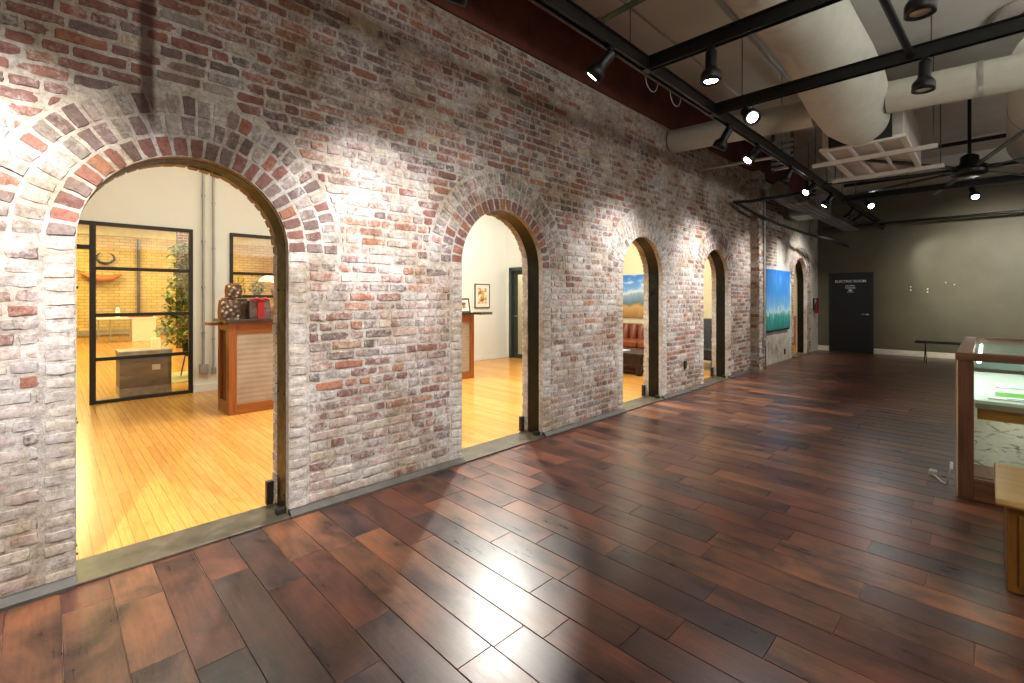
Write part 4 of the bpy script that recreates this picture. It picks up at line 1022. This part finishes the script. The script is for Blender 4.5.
mp_ = NT('painted_brick_reflection'); vv = mp_.coord((1, 1, 2.4)); n_ = mp_.noise(7, 7, .7, vv, .8); wv2 = mp_.n('ShaderNodeTexVoronoi'); wv2.feature = 'DISTANCE_TO_EDGE'; wv2.inputs['Scale'].default_value = 7; mp_.l(mp_.coord((1, .8, 2.6)), wv2.inputs['Vector'])  # whitewashed brick reflection painted as pale ground with red-brown cracks
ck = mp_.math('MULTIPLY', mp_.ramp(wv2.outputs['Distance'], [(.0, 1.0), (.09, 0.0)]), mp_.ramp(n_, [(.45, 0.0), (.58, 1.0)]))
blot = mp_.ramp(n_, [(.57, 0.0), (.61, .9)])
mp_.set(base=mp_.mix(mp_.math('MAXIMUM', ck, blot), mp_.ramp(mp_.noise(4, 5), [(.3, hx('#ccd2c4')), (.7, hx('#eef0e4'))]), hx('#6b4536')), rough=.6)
MB().box(KX0+.40, KX0+.42, KY0+.05, KY1-.05, .16, .70).build('reflection_panel', mp_.m, c)
MB().box(KX0+.055, KX1-.055, KY0+.05, KY1-.05, .15, .165).build('base_panel', W_dx, c)
MB().tube([(KX0+.12, KY1-.11, KH-.07), (KX1-.12, KY1-.11, KH-.07)], .011, 10).build('light_tube', emis('case_light_tube', (.90, 1, .93, 1), 20), c)
MB().tube([(KX0+.12, KY0+.11, KH-.07), (KX1-.12, KY0+.11, KH-.07)], .011, 10).build('light_tube', emis('case_light_tube_2', (.90, 1, .93, 1), 20), c)
MB().tube([(KX0+.177, KY0+.10, .586), (KX0+.177, KY1-.16, .586)], .008, 10).build('light_tube', emis('added_panel_fill', (.95, 1, .93, 1), 14), c)  # added out-of-sight tube to brighten the panel below the shelf
# brochures on the shelf
prt = plain('white_paper', '#eef2ee', .5)
def sheet(x0, x1, y0, y1, z, label, stripe=None, nm='brochure'):
    r = thing(nm, label, 'brochure', ((x0+x1)/2, (y0+y1)/2, z), 0, 'papers in the display case')
    w, h = (x1-x0)/2, (y1-y0)/2
    MB().box(-w, w, -h, h, 0, .008).build('sheet', prt, r)
    if stripe: MB().box(-w*stripe[0], w*stripe[1], -h*.98, h*.82, .008, .0095).build('green_band', plain('green_print', '#6fb83e', .5), r)
    MB().box(-w*.88, -w*.78, -h*.1, h*.55, .008, .0095).build('blue_mark', plain('blue_print', '#5b7fa8', .5), r)
    return r
sheet(KX0+.16, KX0+.62, KY0+.08, KY1-.155, .713, 'white brochure with green band on the lit shelf', (.42, .50))
sheet(KX0+.78, KX0+1.1, KY0+.1, KY1-.20, .713, 'plain white leaflet behind the green banded brochure')
# cable and plug on floor
cb_ = thing('plug_cord', 'white power cord with a plug lying beside the display case', 'power cord', (0, 0, 0))
MB().tube([(4.68, .19, .24), (4.72, .20, .14), (4.80, .215, .05), (4.95, .25, .012), (5.06, .29, .012), (5.12, .31, .012)], .006, 8).build('cord', M['white'], cb_)
MB().box(5.10, 5.17, .29, .34, .001, .04).build('plug', M['white'], cb_, bevel=.006)
MB().box(4.665, 4.69, .178, .196, .20, .25).build('inline_switch', M['white'], cb_, bevel=.004)

# low oak cabinet bottom right
W_oak = wood('golden_oak', '#6a4416', '#8f6224', 'Z'); W_oakt = wood('golden_oak_top', '#7d5a2a', '#a17c40', 'Y')
c = thing('low_oak_cabinet', 'low golden oak cabinet at the bottom right corner', 'cabinet', (3.36, -.065, 0))
MB().box(0, .62, -1.0, 0, .004, .425).build('body', W_oak, c, bevel=.004)
MB().box(-.012, 0, -.95, -.04, .04, .39).build('front_panel', W_oak, c, bevel=.004)
MB().prism([(-.05, .44), (-.045, .425), (.67, .425), (.67, .46), (-.035, .46)], -1.05, .04, ax='Y').build('worktop', W_oakt, c, bevel=.006)

# ------------------------------------------------------------------ lights
def area(name, loc, size, watts, col, rot=(0, 0, 0), sy=None):
    L = bpy.data.lights.new(name, 'AREA'); L.energy = watts; L.color = col; L.size = size
    if sy: L.shape = 'RECTANGLE'; L.size_y = sy
    o = bpy.data.objects.new(name, L); COL.objects.link(o); o.location = loc; o.rotation_euler = rot; return o
def sp(name, loc, aim, watts, size, col, soft=.05, blend=.5):
    L = bpy.data.lights.new(name, 'SPOT'); L.energy = watts; L.spot_size = R(size); L.spot_blend = blend; L.shadow_soft_size = soft; L.color = col
    o = bpy.data.objects.new(name, L); COL.objects.link(o); o.matrix_world = Matrix.Translation(loc) @ look(Vector(aim)-Vector(loc)); return o
# white room downlights
warm = (1, .95, .87)
sp('room_downlight', (4.93, 5.25, 3.7), (3.2, 3.6, 0), 620, 120, warm, .05)
sp('room_downlight', (2.15, 5.4, 3.7), (1.0, 3.6, 0), 290, 120, warm, .03)
area('room_ceiling_light', (1.2, 6.0, RC-.05), 1.6, 52, (.93, 1, .88))
area('room_ceiling_light', (6.0, 5.9, RC-.05), 1.2, 140, (.96, 1, .93))
area('room_ceiling_light', (8.6, 5.0, RC-.05), 1.0, 80, (1, .93, .76))
area('room_ceiling_light', (14.2, 5.4, RC-.05), 1.2, 90, (1, .90, .68))
area('corridor_light', (8.8, 7.7, 2.55), .4, 14, (1, .95, .8))
for x in (0.2, 4.0):
    for y in (11.0, 15.5, 19.3): area('warm_room_light', (x, y, 3.85), 1.4, 150, (1, .90, .42))
# fill lights added for hall ambience, unseen behind and right of the view
def pt_light(loc, watts, rad=.6, col=(1, .97, .94)):
    L = bpy.data.lights.new('hall_fill', 'POINT'); L.energy = watts; L.shadow_soft_size = rad; L.color = col
    o = bpy.data.objects.new('hall_fill', L); COL.objects.link(o); o.location = loc
pt_light((.3, -2.6, 2.9), 120); pt_light((3.2, -4.4, 2.9), 160); pt_light((8.5, -4.8, 2.9), 130)
area('ceiling_fill', (1.0, -2.9, 2.9), 1.0, 165, (1, .98, .95), (R(180), 0, 0)); area('ceiling_fill', (5.0, -3.4, 2.9), 1.0, 160, (1, .98, .95), (R(180), 0, 0))  # upward fill added to brighten the ceiling

w = bpy.data.worlds.new('World'); SC.world = w; w.use_nodes = True
w.node_tree.nodes['Background'].inputs[0].default_value = (.9, .92, 1, 1); w.node_tree.nodes['Background'].inputs[1].default_value = .05

# ------------------------------------------------------------------ camera
cam = bpy.data.cameras.new('camera'); co = bpy.data.objects.new('camera', cam); COL.objects.link(co); SC.camera = co
co.location = (0, 0, 1.45); co.rotation_euler = (R(90), 0, math.atan2(.7112, .703)-R(90))
cam.sensor_width = 36; cam.lens = 470.5/1024*36; cam.shift_y = -44.5/1024; cam.clip_start = .05
SC.view_settings.view_transform = 'Standard'; SC.view_settings.look = 'None'; SC.view_settings.gamma = 1; SC.view_settings.use_curve_mapping = False
SC.view_settings.exposure = .3
SC.cycles.use_denoising = True
SC.cycles.max_bounces = 8; SC.cycles.diffuse_bounces = 4; SC.cycles.glossy_bounces = 4; SC.cycles.transparent_max_bounces = 12
SC.cycles.sample_clamp_indirect = 6
SC.cycles.caustics_reflective = False; SC.cycles.caustics_refractive = False
